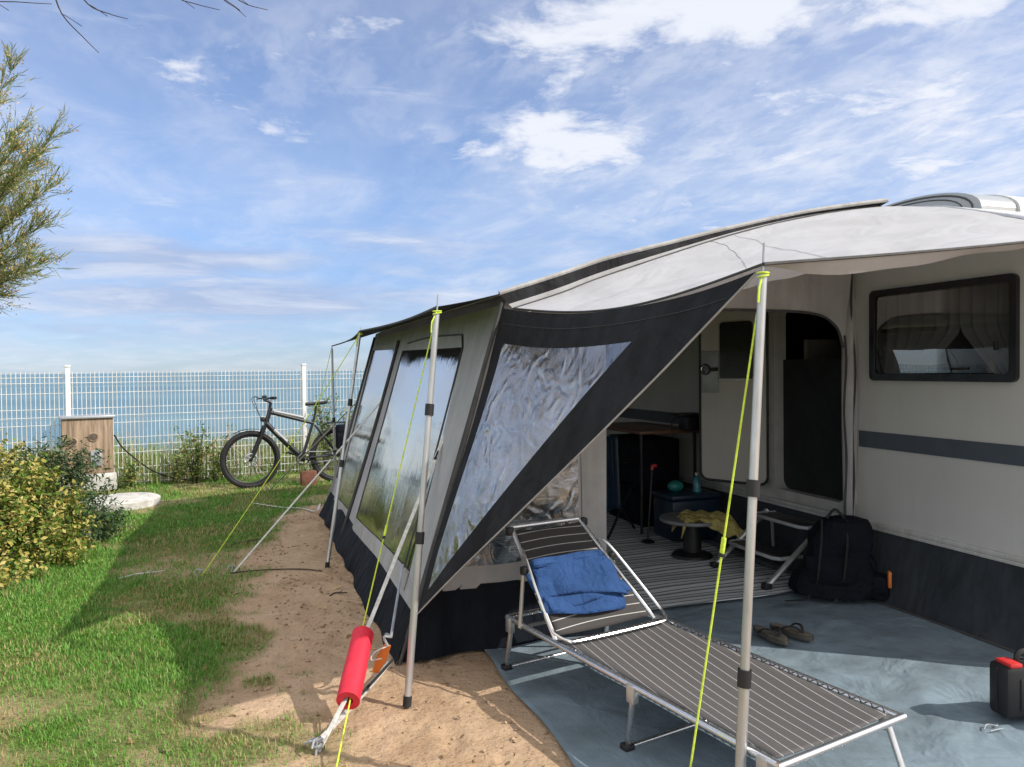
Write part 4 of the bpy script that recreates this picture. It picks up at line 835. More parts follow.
# pale canopy (bilinearly blended between its four edges)
TIP = aD(763, 264, 2.53); END = Vector((CX+.005, 2.52, 2.12)); C0 = plin(cg, 0)
rl = smoothline([(CX+.005, 3.92, 2.525), (CX+.005, 3.4, 2.42), (CX+.005, 2.93, 2.265), (CX+.005, 2.65, 2.165), tuple(END)], 24)
def near(u): return lerp(TIP, END, u)+Vector((0, .03*math.sin(math.pi*u), -.006*math.sin(math.pi*u)))
def left(v): return lerp(C0, TIP, v)+Vector((.02*math.sin(math.pi*v), 0, -.075*math.sin(math.pi*v)))
def can(u, v):
    A_, B_, C_, D_ = plin(cg, u), near(u), left(v), plin(rl, v)
    p = A_*(1-v)+B_*v+C_*(1-u)+D_*u-((C0*(1-u)+plin(cg, 1)*u)*(1-v)+(TIP*(1-u)+END*u)*v)
    k = 16*u*(1-u)*v*(1-v); n_ = (fbm(u*2.2+v*1.2, (v-u)*7, 3, 3)-.5); return p+Vector((0, 0, -.045*k+.075*n_*min(1, k*3)+.005*math.sin(26*math.atan2(v-1.02, u+.02)+3*n_)*min(1, k*2.5)*math.exp(-1.6*math.hypot(u, 1-v))+.003*math.sin(40*u+9*v+8*n_)*math.exp(-v*5)*min(1, k*6)))
mb = MB(); mb.grid(can, 130, 90); mb.build('canopy', M['canopy'], aw)
mb = MB(); mb.tube([near(i/30)+Vector((0, -.003, 0)) for i in range(31)], .006, 6); mb.tube([left(i/30) for i in range(31)], .005, 6)
mb.build('canopy_hem', M['seam'], aw)
mb = MB(); mb.tube([can(.47*(1-t**1.7), .01+.93*t)+Vector((0, 0, .002)) for t in [i/30 for i in range(31)]], .0013, 4); mb.tube([can(.53-.08*t, .02+.86*t)+Vector((0, 0, .003)) for t in [i/30 for i in range(31)]], .0011, 4); mb.build('canopy_seam', M['greymetal'], aw)
mb = MB(); mb.grid(lambda u, v: near(u)+Vector((0, .05*v, -(.022+.035*math.exp(-((u-.28)/.22)**2))*v*min(1, u*9)+.004*math.sin(u*25)*v)), 50, 3); mb.build('valance', M['canopy'], aw)
# dark flap with a window: from the corner out to the tip pole, back to the foot of the corner
FT = TIP+Vector((-.005, .02, -.02)); FB_ = Vector((.775, 3.76, .27)); FC = C0+Vector((-.06, -.01, .0))
def flap(a, b_, c):                         # barycentric: corner, tip, foot
    p = FC*a+FT*b_+FB_*c; top = max(0, 1-c)
    sag = 4*a*b_*top; s_ = math.sin(b_*9+c*5)*.010*min(1, 6*a*b_+6*a*c+6*b_*c)
    return p+Vector((.02*sag, .02*sag, -.075*sag))+Vector((s_, -s_, .012*4*b_*c*math.sin(a*5)))
O = [(1, 0, 0), (0, 1, 0), (0, 0, 1)]; I = [(.70, .16, .14), (.305, .555, .14), (.125, .085, .79)]; I = [(.84, .045, .115), (.235, .65, .115), (.05, .035, .915)]
def tp(T, t):
    t = (t % 1)*3; i = int(t); u = t-i; return [T[i % 3][k]*(1-u)+T[(i+1) % 3][k]*u for k in range(3)]
mb = MB(); mb.grid(lambda u, v: flap(*[x*(1-v)+y*v for x, y in zip(tp(O, u), tp(I, u))]), 72, 5); fl = mb.build('door_flap', M['dark'], aw)
mb = MB()
def tri(u, v): b0 = [I[0][k]*(1-u)+I[1][k]*u for k in range(3)]; p = [b0[k]*(1-v)+I[2][k]*v for k in range(3)]; return flap(*p)
mb.grid(tri, 30, 30); mb.build('flap_window', M['pane2'], fl)
mb = MB(); mb.tube([flap(0, 1-t, t)+Vector((0, -.004, 0)) for t in [i/30 for i in range(31)]], .004, 5); mb.build('flap_hem', M['lgrey'], fl)
MB().tube([flap(.93*(1-t)+.02*t, .02*(1-t)+.93*t, .05)+Vector((-.003, -.004, 0)) for t in [i/30 for i in range(31)]], .0011, 4).build('stitching', M['seam'], fl)
mb = MB(); mb.tube([SW(sdx(z), z, .03) for z in [i*.09 for i in range(21)]], .010, 8); mb.build('corner_pole', M['seam'], aw)

# ---- poles, ropes, straps
def pole(name, label, base, top, r, collars, thickfrac=.55, spike=.10, group='awning support poles'):
    d = (top-base).normalized(); o = thing(name, label, 'pole', base, group); L_ = (top-base).length
    mb = MB(); mb.tube([base+d*.03, base+d*L_*thickfrac], r, 14); sh = mb.build('lower_tube', M['alu'], o)
    mb = MB(); mb.tube([base+d*L_*thickfrac, top-d*.02], r*.86, 14); mb.build('upper_tube', M['alu'], o)
    MB().tube([base, base+d*.045], r*1.18, 14).build('rubber_foot', M['rubber'], o)
    for t in collars: MB().tube([base+d*L_*(t-.012), base+d*L_*(t+.018)], r*1.25, 14).build('clamp_collar', M['black'], o)
    MB().tube([top-d*.03, top+d*spike], .004, 6).build('spike', M['greymetal'], o); return o
pole('tent_pole', 'thick aluminium pole nearest the viewer under the tip of the pale canopy', G(737, 840), aD(763, 268, 2.535), .0175, (.27, .60), .27, .085)
pole('tent_pole', 'aluminium pole standing on sunlit sand beside the red foam tube', G(407, 706), P1T-Vector((0, 0, .01)), .0165, (.41, .735), .42, .07)
pole('tent_pole', 'slim pole propping the visor between the two front awning windows', G(327, 568), P2T-Vector((0, 0, .01)), .0145, (.43, .69), .43, .04)
pole('tent_pole', 'farthest thin pole at the sea end of the visor near the bicycle', Vector((.86, 8.42, 0)), P3T-Vector((0, 0, .01)), .013, (.35, .55), .5, .02)
def peg(p, d): mb = MB(); mb.tube([p+Z*.05-d*.02, p+Z*.055, p-Z*.12+d*.05], .005, 6); mb.tube([p+Z*.055, p+Z*.06+d*.03, p+Z*.035+d*.045], .005, 6); return mb
def rope(label, a, b_, r=.0028, sag=.02, m='yrope', adj=None, name='guy_rope', cat='rope', grp='guy ropes and storm straps of the awning', wrap=None, flat=1.0, via=()):
    o = thing(name, label, cat, b_, grp); pts = [lerp(a, b_, i/16)-Z*(sag*math.sin(math.pi*i/16)) for i in range(17)]
    if via:
        ctl = [a, *via, b_]; pts = []
        for p_, q_ in zip(ctl[:-1], ctl[1:]): pts += [lerp(p_, q_, i/8) for i in range(8)]
        pts.append(b_)
    mb = MB(); mb.tube(pts, r, 6, flat=flat)
    if wrap: mb.ring(a-Z*.0, wrap, r*.9, (Vector((1, 0, 0)), Vector((0, 1, 0))), 16, 6); mb.ring(a-Z*.010, wrap, r*.9, (Vector((1, .1, .2)), Vector((0, 1, 0))), 16, 6); mb.tube([a, a+Vector((-.03, -.02, -.05)), a+Vector((-.035, -.02, -.10))], r, 6)
    mb.build('cord' if m == 'yrope' else 'webbing', M[m], o)
    if adj:
        q = plin(pts, adj); d = (b_-a).normalized(); s = d.cross(Vector((1, 0, 0))).normalized()
        mb = MB(); mb.box(q, (.010, .018, .055), (d.cross(s), s, d), .003); mb.build('tensioner', M['yrope' if m == 'yrope' else 'black'], o)
        mb = MB(); mb.box(q+d*.032, (.014, .022, .012), (d.cross(s), s, d), .003); mb.build('tensioner_hook', M['black'], o)
    peg(b_, (b_-a)*Vector((1, 1, 0)) if False else Vector((b_.x-a.x, b_.y-a.y, 0)).normalized()).build('peg', M['greymetal'], o); return o
rope('yellow guy rope from the canopy tip crossing in front of the lounger', TIP-Z*.03, G(683, 818), .0036, .0, adj=.50, wrap=.018)
ANC = G(318, 752)
rope('yellow guy rope slanting down to the lawn from the middle visor pole', P2T-Z*.02, G(201, 577), .0034, .03, adj=.46, wrap=.018)
SP = aX(449, 424, 1.10)
_s = lerp(SP, ANC, .62); FT_ = aD(363, 634, (_s-EYE).dot(fw)); _s = lerp(SP, ANC, .86); FB2 = aD(348, 701, (_s-EYE).dot(fw))
rope('yellow guy rope running from the visor pole down through the red foam tube', P1T-Z*.02, G(329, 803), .0032, .02, adj=.42, wrap=.02, via=(FT_+Vector((-.012, -.012, 0)), FB2+Vector((.006, -.012, 0))))
rope('white storm strap from the awning corner through the red foam tube to its peg', SP, ANC, .012, .0, 'wstrap', adj=.12, name='storm_strap', cat='strap', flat=.25, via=(FT_+Vector((.014, .01, 0)), FB2+Vector((-.012, .01, 0))))
q = WP(6.62, .66, .02); rope('pale storm strap from between the front windows down to the lawn', q, G(233, 573), .013, .0, 'wstrap', name='storm_strap', cat='strap', adj=.35, flat=.3)
q = WP(8.0, .62, .03); rope('short pale strap from the far awning corner to the grass by the bicycle', q, G(268, 492), .011, .0, 'wstrap', name='storm_strap', cat='strap', flat=.3)
rope('thin yellow guy rope at the sea end of the visor', P3T, G(300, 482), .003, .02, name='guy_rope')
a, b_ = SP, ANC; t0, t1 = .63, .90
def at_px(py):                                   # where the strap passes a given picture row, found by walking along it
    best = min(range(400), key=lambda i: abs((lambda v: 383.5-F*(v-EYE).dot(up)/(v-EYE).dot(fw))(lerp(a, b_, i/400))-py)); return best/400
d = (FB2-FT_).normalized(); u_ = d.cross(Vector((1, 0, 0))).normalized(); v_ = d.cross(u_)
mb = MB(); A0_, A1_ = FT_, FB2; R1, R2 = .050, .022
for (ra, rb, pa, pb_) in ((R1, R1, A0_, A1_), (R2, R2, A1_, A0_), (R1, R2, A1_, A1_), (R2, R1, A0_, A0_)):
    mb.grid(lambda u, v: lerp(pa, pb_, v)+(u_*math.cos(2*math.pi*u)+v_*math.sin(2*math.pi*u))*(ra*(1-v)+rb*v)*(1+.02*math.sin(6.28*u*2+v*7)), 28, 8 if pa is not pb_ else 1)
tag(mb.build('foam_tube', M['red']), 'bright red foam tube slipped over the strap and yellow rope', 'foam tube')
# second strap from the same peg to the skirt, with orange tensioner
q0 = G(390, 672); q0.z = .05; o = thing('ground_strap', 'white ground strap with black edge from the awning skirt to the foam tube peg', 'strap', ANC, 'guy ropes and storm straps of the awning')
mb = MB(); mb.tube(smoothline([q0, lerp(q0, ANC, .5)+Z*.01, ANC+Z*.04], 12), .014, 6, flat=.25); mb.build('webbing', M['wstrap'], o)
mb = MB(); mb.tube(smoothline([q0+Vector((.015, 0, .01)), lerp(q0, ANC, .3)+Vector((.012, 0, .02)), lerp(q0, ANC, .5)+Z*.02], 10), .007, 6); mb.build('black_cord', M['rubber'], o)
mb = MB(); mb.tube([ANC+Vector((.02, 0, .05)), ANC+Vector((-.03, -.01, .05)), ANC+Vector((-.05, .02, .03)), ANC+Vector((-.01, .04, .04))], .005, 6); mb.ring(ANC+Z*.03, .018, .005, (Vector((1, 0, .2)), Vector((0, 1, 0))), 14, 6); mb.build('peg', M['greymetal'], o)
oc = aX(381, 660, .56); e1, e2 = aX(376, 673, .54), aX(388, 646, .58); od = (e2-e1).normalized(); os_ = od.cross(Vector((0, 1, 0))).normalized()
ot = thing('tension_clip', 'orange plastic tension clip hooked to the awning corner above the ground strap', 'clip', oc)
mb = MB(); mb.poly_extrude([e1-os_*.012, e1+os_*.016, lerp(e1, e2, .5)+os_*.026, e2+os_*.014, e2-os_*.014, lerp(e1, e2, .5)-os_*.022], Vector((0, .02, 0))); mb.build('clip_body', M['orange'], ot, smooth=False)
mb = MB(); mb.tube(smoothline([e2, e2+Z*.04+os_*.02, aX(391, 637, .60), aX(386, 634, .60), aX(384, 640, .60)], 12), .006, 6); mb.tube([aX(391, 637, .60), aX(397, 600, .70), aX(403, 565, .80)], .007, 6); mb.build('hook', M['greymetal'], ot)
mb = MB(); mb.tube(smoothline([e2, e2+Vector((-.06, 0, -.02)), e2+Vector((-.08, -.01, -.05)), e2+Vector((-.03, -.01, -.05))], 10), .003, 5); mb.build('elastic_loop', M['wstrap'], ot)
o = MB(); o.tube(smoothline([G(253, 503, .012), G(280, 507, .02), G(300, 508, .012), G(316, 511, .03), G(320, 504, .06)], 16), .012, 6, flat=.3)
tag(o.build('loose_strap', M['wstrap']), 'loose white strap lying on the grass near the far awning corner', 'strap')
o = MB(); o.tube(smoothline([G(230, 573, .01), G(262, 570, .012), G(300, 569, .01), G(322, 571, .012)], 14), .005, 5)
tag(o.build('tether', M['twig']), 'dark cord lying across the sand to the foot of the slim middle pole', 'cord')

# ================================================================== FLOOR COVERINGS
mb = MB(); ml = [G(488, 658), G(521, 700), G(576, 768)]; ex = ml[2]+(ml[2]-ml[1])*2.0; edge = [Vector((1.10, 8.0, 0)), ml[0], ml[1], ml[2], ex]; edge = [ex, ml[2], ml[1], ml[0], Vector((1.05, 8.0, 0))]
def mg_(u, v):
    y = ex.y+(8.0-ex.y)*v; x0 = float(np.interp(y, [p.y for p in edge], [p.x for p in edge]))+.012*math.sin(y*7); x = x0+(4.0-x0)*u
    ridge = .018*math.exp(-(((x-2.55)*.55+(y-2.95)*.85)/.05)**2)*math.exp(-((x-2.75)/.45)**2)+.012*math.exp(-(((x-2.9)*.8-(y-2.7)*.6)/.04)**2)*math.exp(-((x-2.7)/.3)**2)
    return Vector((x, y, .008+.012*float(fbm(x*2.4, y*2.4, 31, 3)-.4)+ridge))
mb.grid(mg_, 90, 150); mb.build('groundsheet', M['mattcloth'], solid=.004); tag(bpy.data.objects['groundsheet'], 'blue grey groundsheet spread beside the caravan', 'groundsheet')
mb = MB(); mb.grid(lambda u, v: Vector((1.95+1.62*u, 4.02+2.9*v+.02*math.sin(u*7)+.06*u, .030+.006*math.sin(v*40+u*3)+.005*float(vnoise(u*9, v*9, 2)))), 40, 80)
rg = mb.build('rug', M['rug'], solid=.005); tag(rg, 'grey striped woven rug on the groundsheet inside the awning', 'rug')

# ================================================================== LOUNGER
LO = G(780, 768, .27); LO.z = 0; la = Vector((-.2, .98, 0)).normalized(); lb = Vector((la.y, -la.x, 0)); LWd = .62; HZ = .275
lg = thing('sun_lounger', 'aluminium folding lounger with grey striped sling and raised back', 'sun lounger', LO)
def LP(s, w_, z): return LO+la*s+lb*w_+Z*z
HG, HE = 1.24, 1.66
mb = MB()
for w_ in (0, LWd): mb.tube([LP(.0, w_, HZ), LP(.62, w_, HZ), LP(HE, w_, HZ)], .0135, 10)
mb.tube([LP(0, -.012, HZ), LP(0, LWd+.012, HZ)], .0135, 10); mb.tube([LP(HE, 0, HZ), LP(HE, LWd, HZ)], .0125, 10); mb.tube([LP(HG, 0, HZ-.015), LP(HG, LWd, HZ-.015)], .010, 8); mb.build('side_frame', M['steel'], lg)
mb = MB(); mb.grid(lambda u, v: LP(.035+(HG-.04)*v, .028+(LWd-.056)*u, HZ+.002-.022*math.sin(math.pi*u)*math.sin(math.pi*min(1, .15+v*.8))+.0012*math.sin(v*9+u*4)), 16, 60)
sl = mb.build('sling', M['sling'], lg, solid=.003)
for w_ in (.022, LWd-.022):
    mb = MB()
    for i in range(26): s = .05+i*.0455; w2 = .002 if w_ < .3 else LWd-.002; mb.tube([LP(s, w_, HZ+.002), LP(s+.022, w2, HZ+.012), LP(s+.044, w_, HZ+.002)], .0022, 4, False)
    mb.build('lacing', M['black'], lg)
BA = rad(47); bl_ = .60
def BP(t, w_, o=0): w_ = w_*(1-.30*t/bl_*(t > 0))+.02*t/bl_; return LP(HG+.02+math.cos(BA)*t-math.sin(BA)*o, w_, HZ+math.sin(BA)*t+math.cos(BA)*o)
mb = MB()
for w_ in (.02, LWd-.02): mb.tube([BP(0, w_), BP(bl_, w_)], .0125, 10)
mb.tube([BP(bl_, .01), BP(bl_, LWd-.01)], .0125, 10); mb.build('back_frame', M['steel'], lg)
me_ = stripes('back sling', (.055, .05, .048), (.50, .49, .47), 2, .034, .075, rough=.75)
mb = MB(); mb.grid(lambda u, v: BP(.02+(bl_-.04)*v, .04+(LWd-.08)*u, -.02*math.sin(math.pi*u)), 14, 24); mb.build('backrest', me_, lg, solid=.003)
mb = MB()
hoop = [BP(.46, .02, .02), BP(.42, .0, .045), BP(.25, -.01, .045), BP(.05, -.01, .045), LP(HG-.02, .0, HZ+.04), LP(HG-.07, .03, HZ+.025), LP(HG-.085, .10, HZ+.02), LP(HG-.085, LWd-.10, HZ+.02), LP(HG-.07, LWd-.03, HZ+.025), LP(HG-.02, LWd, HZ+.04), BP(.05, LWd+.01, .045), BP(.25, LWd+.01, .045), BP(.42, LWd, .045), BP(.46, LWd-.02, .02)]
mb.tube(smoothline(hoop, 60), .0068, 8); mb.build('shade_hoop', M['steel'], lg)
mb = MB()
for w_ in (-.012, LWd+.012): mb.tube([BP(.36, w_), LP(HE-.14, w_, HZ-.01)], .010, 8)
mb.tube([LP(HE-.14, -.01, HZ-.01), LP(HE-.14, LWd+.01, HZ-.01)], .009, 8); mb.build('back_strut', M['alu'], lg)
for w_ in (-.005, LWd+.005):
    for t in (.36, bl_-.02): MB().box(BP(t, w_, .0), (.035, .035, .04), (la, lb, Z), .006).build('joint', M['black'], lg)
for s, ds in ((HE-.03, .05), (.70, .04), (.06, -.10)):
    pts = [LP(s, .01, HZ), LP(s+ds*.9, .004, .04), LP(s+ds, .02, .016), LP(s+ds, LWd-.02, .016), LP(s+ds*.9, LWd-.004, .04), LP(s, LWd-.01, HZ)]
    mb = MB(); mb.tube(pts, .0125, 10); lgm = mb.build('leg', M['steel'], lg)
    for w_ in (.004, LWd-.004): MB().box(LP(s+ds, w_, .016), (.045, .045, .032), (la, lb, Z), .006).build('foot_cap', M['black'], lgm)
    for w_ in (-.002, LWd+.002): MB().box(LP(s, w_, HZ-.03), (.045, .030, .075), (la, lb, Z), .006).build('leg_bracket', M['alu'], lgm)
# towel: folded, draped over the middle of the back
tw = MB()
for layer, (w0, w1, t0, t1, o, ph) in enumerate(((.00, .50, .13, .335, .022, 0), (.03, .55, .15, .36, .038, 2), (.01, .53, .17, .375, .052, 4))):
    tw.grid(lambda u, v: BP(t0+(t1-t0)*v-.05*math.sin(u*2.6+ph)*(1-v)*.6-.03*(1-v)*u, w0+(w1-w0)*u+.015*math.sin(v*5+ph), o+.006*math.sin(u*11+ph)+.008*math.sin(v*8+u*5+ph)-.014*(abs(u-.5)*2)**4-.012*(abs(v-.5)*2)**4), 24, 16)
for (t0, o0, o1) in ((.365, .030, .060),): tw.tube([BP(t0+.0, .03+.49*i/12, .042+.004*math.sin(i)) for i in range(13)], .018, 8)
to = tw.build('towel', M['towel'], solid=.010); tag(to, 'folded blue towel lying on the raised back of the lounger', 'towel')

# ================================================================== SMALL THINGS ON THE FLOOR
def sandal(c, ang, label):
    c = Vector(c); d = Vector((math.cos(ang), math.sin(ang), 0)); s = Vector((-d.y, d.x, 0)); o = thing('flip_flop', label, 'flip-flop', c, 'pair of flip-flops')
    outl = []
    for i in range(28):
        t = 2*math.pi*i/28; l = .135*math.cos(t); w_ = .046*math.sin(t)*(1+.22*math.cos(t)-.18*math.exp(-((l+.01)/.05)**2)); outl.append((l, w_))
    mb = MB(); mb.poly_extrude([c+d*l+s*w_ for l, w_ in outl], Z*.022); sm = mb.build('sole', M['sole'], o)
    mb = MB(); mb.poly_extrude([c+d*l*.93+s*w_*.9+Z*.0225 for l, w_ in outl], Z*.003); mb.build('footbed', mat('worn footbed', (.14, .125, .10), .9, var=.3, vs=25), sm)
    mb = MB(); toe = c+d*.075+Z*.024
    for k in (-1, 1): mb.tube(smoothline([toe, c+d*.045+s*.026*k+Z*.052, c+d*-.005+s*.045*k+Z*.045, c+d*-.04+s*.046*k+Z*.018], 12), .0085, 6, flat=.6)
    mb.build('strap', M['strapd'], o)
sv = G(787, 647, .04)-G(754, 631, .04); sang = math.atan2(sv.y, sv.x); p = G(770, 637, .03); sandal((p.x, p.y, .032), sang, 'left dark flip-flop of the pair on the groundsheet beside the lounger')
p = G(791, 634, .03); sandal((p.x, p.y, .032), sang+.25, 'right dark flip-flop of the pair, nearer to the caravan')
# black case
cc = Vector((3.13, 2.42, .03))+(G(992, 716)-G(975, 701)); cdv = Vector((.98, -.18, 0)).normalized(); cn_ = Vector((-cdv.y, cdv.x, 0))
bc = thing('tool_case', 'black hard plastic case with a red latch standing on the groundsheet', 'case', cc)
mb = MB(); mb.box(cc+Z*.115+cdv*.02, (.34, .11, .22), (cdv, cn_, Z), .022); sh_ = mb.build('shell', M['black'], bc)
mb = MB(); mb.tube([cc+Z*.115+cdv*(.02+.171*math.cos(t))*1+Z*(.111*math.sin(t)) if False else cc+cdv*.02+Z*.115+cdv*(.172*a_)+Z*(.112*b__) for a_, b__ in ((-1, -.8), (-1, .8), (-.86, 1), (.86, 1), (1, .8), (1, -.8))], .0025, 4); mb.build('shell_seam', M['rubber'], sh_)
for k_ in range(4):
    mb = MB(); mb.box(cc+Z*.11+cdv*(-.08+.065*k_)-cn_*.056, (.022, .008, .13), (cdv, cn_, Z), .003); mb.build('rib', M['black'], sh_)
mb = MB(); mb.tube(smoothline([cc+cdv*-.06+Z*.22, cc+cdv*-.05+Z*.262, cc+cdv*.02+Z*.27, cc+cdv*.09+Z*.262, cc+cdv*.10+Z*.22], 14), .012, 8); mb.build('handle', M['black'], bc)
mb = MB(); mb.box(cc+Z*.228+cdv*-.105-cn_*.01, (.055, .085, .018), (cdv, cn_, Z), .005); mb.build('latch', M['redp'], bc)
bx_ = thing('blue_carton', 'pale blue cardboard carton in front of the black case', 'carton', cc+cdv*.14-cn_*.13)
q = cc+cdv*.17-cn_*.14; mb = MB(); mb.box(q+Z*.07, (.2, .06, .145), (cdv, cn_, Z), .003); mb.build('body', M['paleblue'], bx_)
mb = MB(); mb.box(q+Z*.1435, (.2, .055, .006), (cdv, cn_, Z), .001); mb.build('flap', M['white'], bx_)
wr = G(995, 727, .02); mb = MB(); mb.tube(smoothline([wr+Vector((-.06, 0, 0)), wr+Vector((-.02, .02, .005)), wr+Vector((.01, .0, .004)), wr+Vector((.03, .015, 0))], 10), .0025, 6); mb.tube(smoothline([wr+Vector((-.05, -.02, 0)), wr+Vector((-.01, -.025, .004)), wr+Vector((.02, -.02, 0))], 8), .0025, 6)
tag(mb.build('white_cord', M['greymetal']), 'short white cord lying in front of the black case', 'cord')
# backpack
bp = Vector((3.50, 3.93, .03)); ba = Vector((.80, -.60, 0)).normalized(); bo = Vector((-ba.y, ba.x, 0))
bg_ = thing('backpack', 'black backpack slumped against the caravan skirt with an orange tag', 'backpack', bp)
def bpk(u, v):
    a = 2*math.pi*u; z = v; w_ = .25*(1-.18*z-.55*max(0, z-.72)**1.1*2.2)*(.9+.1*math.sin(z*9)); t = .17*(1-.25*z-.8*max(0, z-.75))
    ca, sa = math.cos(a), math.sin(a); e = .62; ca = math.copysign(abs(ca)**e, ca); sa = math.copysign(abs(sa)**e, sa)
    if v == 0 or v == 1: w_ *= .5; t *= .5
    wob = 1+.05*math.sin(3*a+z*7)+.03*math.sin(7*a)
    return bp+ba*(w_*ca*wob*(1.08-.16*z)+.10*z)+bo*(t*sa*wob+.05*z)+Z*(.50*z)
mb = MB(); mb.grid(bpk, 40, 22); mb.add([bpk(i/40, 0) for i in range(40)], [tuple(range(39, -1, -1))]); mb.add([bpk(i/40, 1) for i in range(40)], [tuple(range(40))]); mb.build('body', M['bag'], bg_)
mb = MB(); mb.grid(lambda u, v: bp-bo*(.125+.05*math.sin(math.pi*v)*math.sin(math.pi*u)**.5)+ba*(-.15+.30*u)+Z*(.05+.22*v), 12, 10); mb.build('front_pocket', M['bag'], bg_)
mb = MB()
for k in (-.09, .06): mb.tube(smoothline([bp-bo*.13+ba*k+Z*.06, bp-bo*.175+ba*(k+.01)+Z*.2, bp-bo*.12+ba*(k+.03)+Z*.36, bp-bo*.03+ba*(k+.04)+Z*.49], 14), .009, 6, flat=.5)
mb.tube(smoothline([bp-bo*.0+Z*.49-ba*.02, bp+Z*.55+ba*.03, bp+Z*.49+ba*.09], 10), .009, 6)
mb.tube(smoothline([bp-bo*.13-ba*.12+Z*.04, bp-bo*.22-ba*.16+Z*.02, bp-bo*.26-ba*.28+Z*.012], 10), .010, 6, flat=.4); mb.tube(smoothline([bp-bo*.13+ba*.02+Z*.05, bp-bo*.19+ba*.02+Z*.02, bp-bo*.2+ba*.0+Z*.006], 8), .008, 6, flat=.5); mb.build('strap', M['rubber'], bg_)
mb = MB(); mb.box(bp+ba*.33-bo*.10+Z*.15, (.02, .05, .10), (ba, bo, Z), .006); mb.build('orange_tag', M['orange'], bg_)
sb_ = MB(); sb_.box(bp+ba*.275-bo*.04+Z*.085, (.12, .13, .16), (ba, bo, Z), .035); sb_.tube([bp+ba*.27-bo*.06+Z*.15, bp+ba*.26-bo*.05+Z*.24, bp+ba*.20-bo*.02+Z*.33], .006, 5)
tag(sb_.build('small_pouch', M['bag']), 'small dark pouch beside the black backpack at the skirt', 'pouch')
# double step
st_ = thing('caravan_step', 'folding double step with pale edges below the caravan door', 'step', (3.5, 4.47, .03))
mb = MB(); SY0, SY1 = 4.19, 4.75
for (x, z) in ((3.62, .40), (3.40, .21)):
    mb.box((x, (SY0+SY1)/2, z), (.20, SY1-SY0-.03, .02), bev=.004)
mb.build('tread', M['black'], st_)
mb = MB()
for (x, z) in ((3.62, .40), (3.40, .21)): mb.tube([(x+.1, SY0+.0, z+.004), (x-.08, SY0, z+.004), (x-.11, SY0+.04, z+.004), (x-.115, (SY0+SY1)/2, z+.004), (x-.11, SY1-.04, z+.004), (x-.08, SY1, z+.004), (x+.1, SY1, z+.004)], .013, 8)
mb.build('tread_edge', M['greymetal'], st_)
for y in (SY0-.015, SY1+.015):
    mb = MB(); mb.tube([(3.21, y, .055), (3.66, y, .42)], .020, 8); lg_ = mb.build('leg', M['alu'], st_); MB().box((3.20, y, .048), (.06, .05, .045), bev=.008).build('foot', M['black'], lg_)
    mb = MB(); mb.tube([(3.70, y, .41), (3.72, y, .04)], .013, 8); mb.build('rear_leg', M['alu'], st_)
# low round table with yellow cloth
rt_ = Vector((3.22, 5.10, .036)); tz = .30; rb_ = thing('low_table', 'low round table with a dark central foot inside the awning', 'table', rt_)
mb = MB(); mb.tube([rt_+Z*(tz-.03), rt_+Z*(tz-.02), rt_+Z*tz], [.235, .25, .245], 32); mb.build('table_top', M['tabletopgrey'], rb_)
mb = MB(); mb.tube([rt_, rt_+Z*.02, rt_+Z*.04, rt_+Z*(tz-.03)], [.16, .15, .07, .06], 20); mb.build('foot', M['black'], rb_)
mb = MB()
def clo(u, v):
    x, y = (u-.5)*.46+.03*math.sin(v*7), (v-.5)*.34+.04*math.sin(u*6); r_ = math.hypot(x, y-.0); z = tz+.014+.018*math.sin(u*13+v*5)**2+.012*math.sin(v*15)
    over = max(0, -.12-y+.0)*1.0+max(0, abs(x)-.17)*.9; z -= over*1.3; return rt_+Vector((.05, -.13, 0))+r0*x+Vector((fw.x, fw.y, 0))*y*(1 if over == 0 else .8)+Z*z
mb.grid(clo, 40, 30); tag(mb.build('yellow_cloth', M['yellow'], solid=.006), 'crumpled yellow cloth thrown over the low round table', 'cloth')
# blue cool box with bottles
q = Vector((3.55, 5.72, .036)); cb_ = thing('cool_box', 'dark blue cool box behind the low round table', 'cool box', q)
MB().box(q+Z*.17, (.46, .34, .34), bev=.025).build('body', M['bluebox'], cb_); MB().box(q+Z*.365, (.48, .36, .05), bev=.02).build('lid', M['bluebox'], cb_)
b1_ = MB(); b1_.ball(q+Vector((-.10, 0, .44)), (.075, .05, .05), 8); tag(b1_.build('teal_cup', M['teal']), 'teal plastic bowl lying on the dark blue cool box', 'bowl')
bt = thing('water_bottle', 'small clear water bottle standing on the cool box', 'bottle', q+Vector((.08, -.05, .39)))
MB().tube([q+Vector((.08, -.05, .39)), q+Vector((.08, -.05, .49)), q+Vector((.08, -.05, .53))], [.035, .035, .014], 14).build('body', M['bottle'], bt); MB().tube([q+Vector((.08, -.05, .53)), q+Vector((.08, -.05, .555))], .016, 12).build('cap', M['white'], bt)
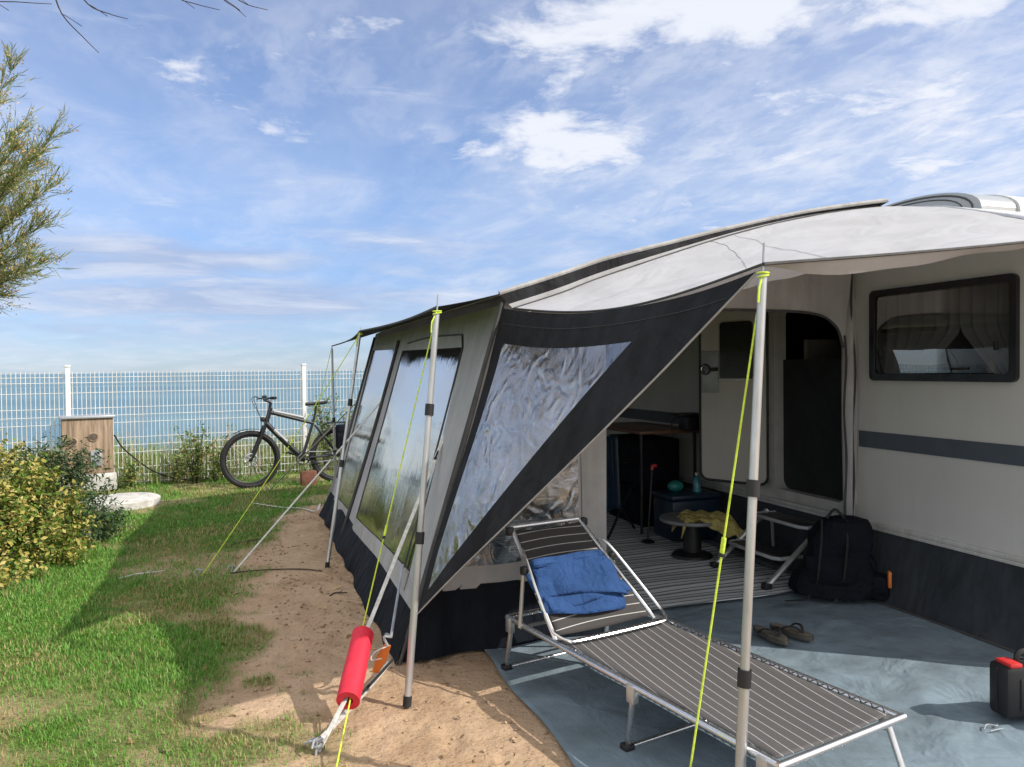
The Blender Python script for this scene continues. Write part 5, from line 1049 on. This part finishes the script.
# kitchen table, chair, appliance
kt = thing('camping_table', 'brown topped camping table along the caravan wall deep inside the awning', 'table', (3.5, 6.4, .0))
MB().box((3.50, 6.42, .93), (.62, 1.10, .03), bev=.008).build('table_top', M['tabletop'], kt)
for x in (3.23, 3.77):
    for y in (5.92, 6.92): MB().tube([(x, y, .03), (x, y, .915)], .014, 8).build('leg', M['black'], kt)
kb = thing('kitchen_rack', 'dark fabric camping cupboard under the brown table', 'cupboard', (3.54, 6.5, .03))
MB().box((3.56, 6.5, .44), (.40, .70, .80), bev=.02).build('body', M['bag'], kb)
for z in (.25, .48, .70): MB().box((3.355, 6.5, z), (.015, .62, .19), bev=.006).build('pocket', M['navy'], kb)
qa = aX(690, 420, 3.62); qa.z = .946; ap = thing('gas_cooker', 'small black appliance with a hose on the brown camping table', 'appliance', qa)
MB().box(qa+Z*.07, (.16, .14, .13), bev=.015).build('body', M['black'], ap); MB().box(qa+Z*.145+Vector((-.03, 0, 0)), (.26, .18, .02), bev=.006).build('top_plate', M['black'], ap)
MB().tube(smoothline([qa+Vector((-.1, -.02, .14)), qa+Vector((-.19, -.03, .10)), qa+Vector((-.20, -.03, .0))], 10), .008, 6).build('hose', M['rubber'], ap)
def chair(c, ang, label):
    c = Vector(c); d = Vector((math.cos(ang), math.sin(ang), 0)); s = Vector((-d.y, d.x, 0)); o = thing('folding_chair', label, 'chair', c, 'dark folding chairs inside the awning')
    MB().box(c+Z*.43, (.44, .46, .03), (d, s, Z), .012).build('seat', M['bag'], o)
    mb = MB(); mb.grid(lambda u, v: c-d*(.22+.18*v)+s*(-.22+.44*u)+Z*(.45+.55*v)-d*.03*math.sin(math.pi*u), 8, 8); mb.build('backrest', M['bag'], o, solid=.012)
    for k in (-1, 1):
        MB().tube([c-d*.42+s*.235*k+Z*1.02, c-d*.2+s*.235*k+Z*.42, c+d*.24+s*.235*k+Z*.02], .012, 8).build('leg', M['black'], o)
        MB().tube([c+d*.20+s*.24*k+Z*.43, c-d*.26+s*.24*k+Z*.02], .012, 8).build('leg', M['black'], o)
        MB().box(c+s*.25*k+Z*.64, (.40, .05, .025), (d, s, Z), .01).build('armrest', M['black'], o)
chair((2.92, 6.15, .036), rad(35), 'dark folding chair left of the brown camping table')
chair((1.75, 6.9, .0), rad(-30), 'dark folding chair farther left behind the side window')
jk = MB(); jc = Vector((2.80, 5.72, .05))
jk.grid(lambda u, v: jc+Vector((-.02+.26*(u-.5)*(1+.2*v), .05*math.sin(u*9)+.04*math.sin(math.pi*u), .88-.62*v)), 16, 14); tag(jk.build('hanging_cloth', M['bluebox'], solid=.02), 'dark teal cloth hanging over the folding chair by the camping table', 'cloth')
sk_ = G(648, 546); sk_.z = .036; sp_ = thing('stick', 'thin dark stick with a red handle standing on the rug', 'stick', sk_)
MB().tube([sk_, sk_+Vector((.06, .03, .60))], .009, 8).build('shaft', M['black'], sp_); MB().tube([sk_+Vector((.06, .03, .60)), sk_+Vector((.065, .032, .63)), sk_+Vector((.10, .03, .635))], .014, 8).build('handle', M['redp'], sp_); MB().tube([sk_, sk_+Z*.02], [.06, .03], 14).build('foot', M['black'], sp_)
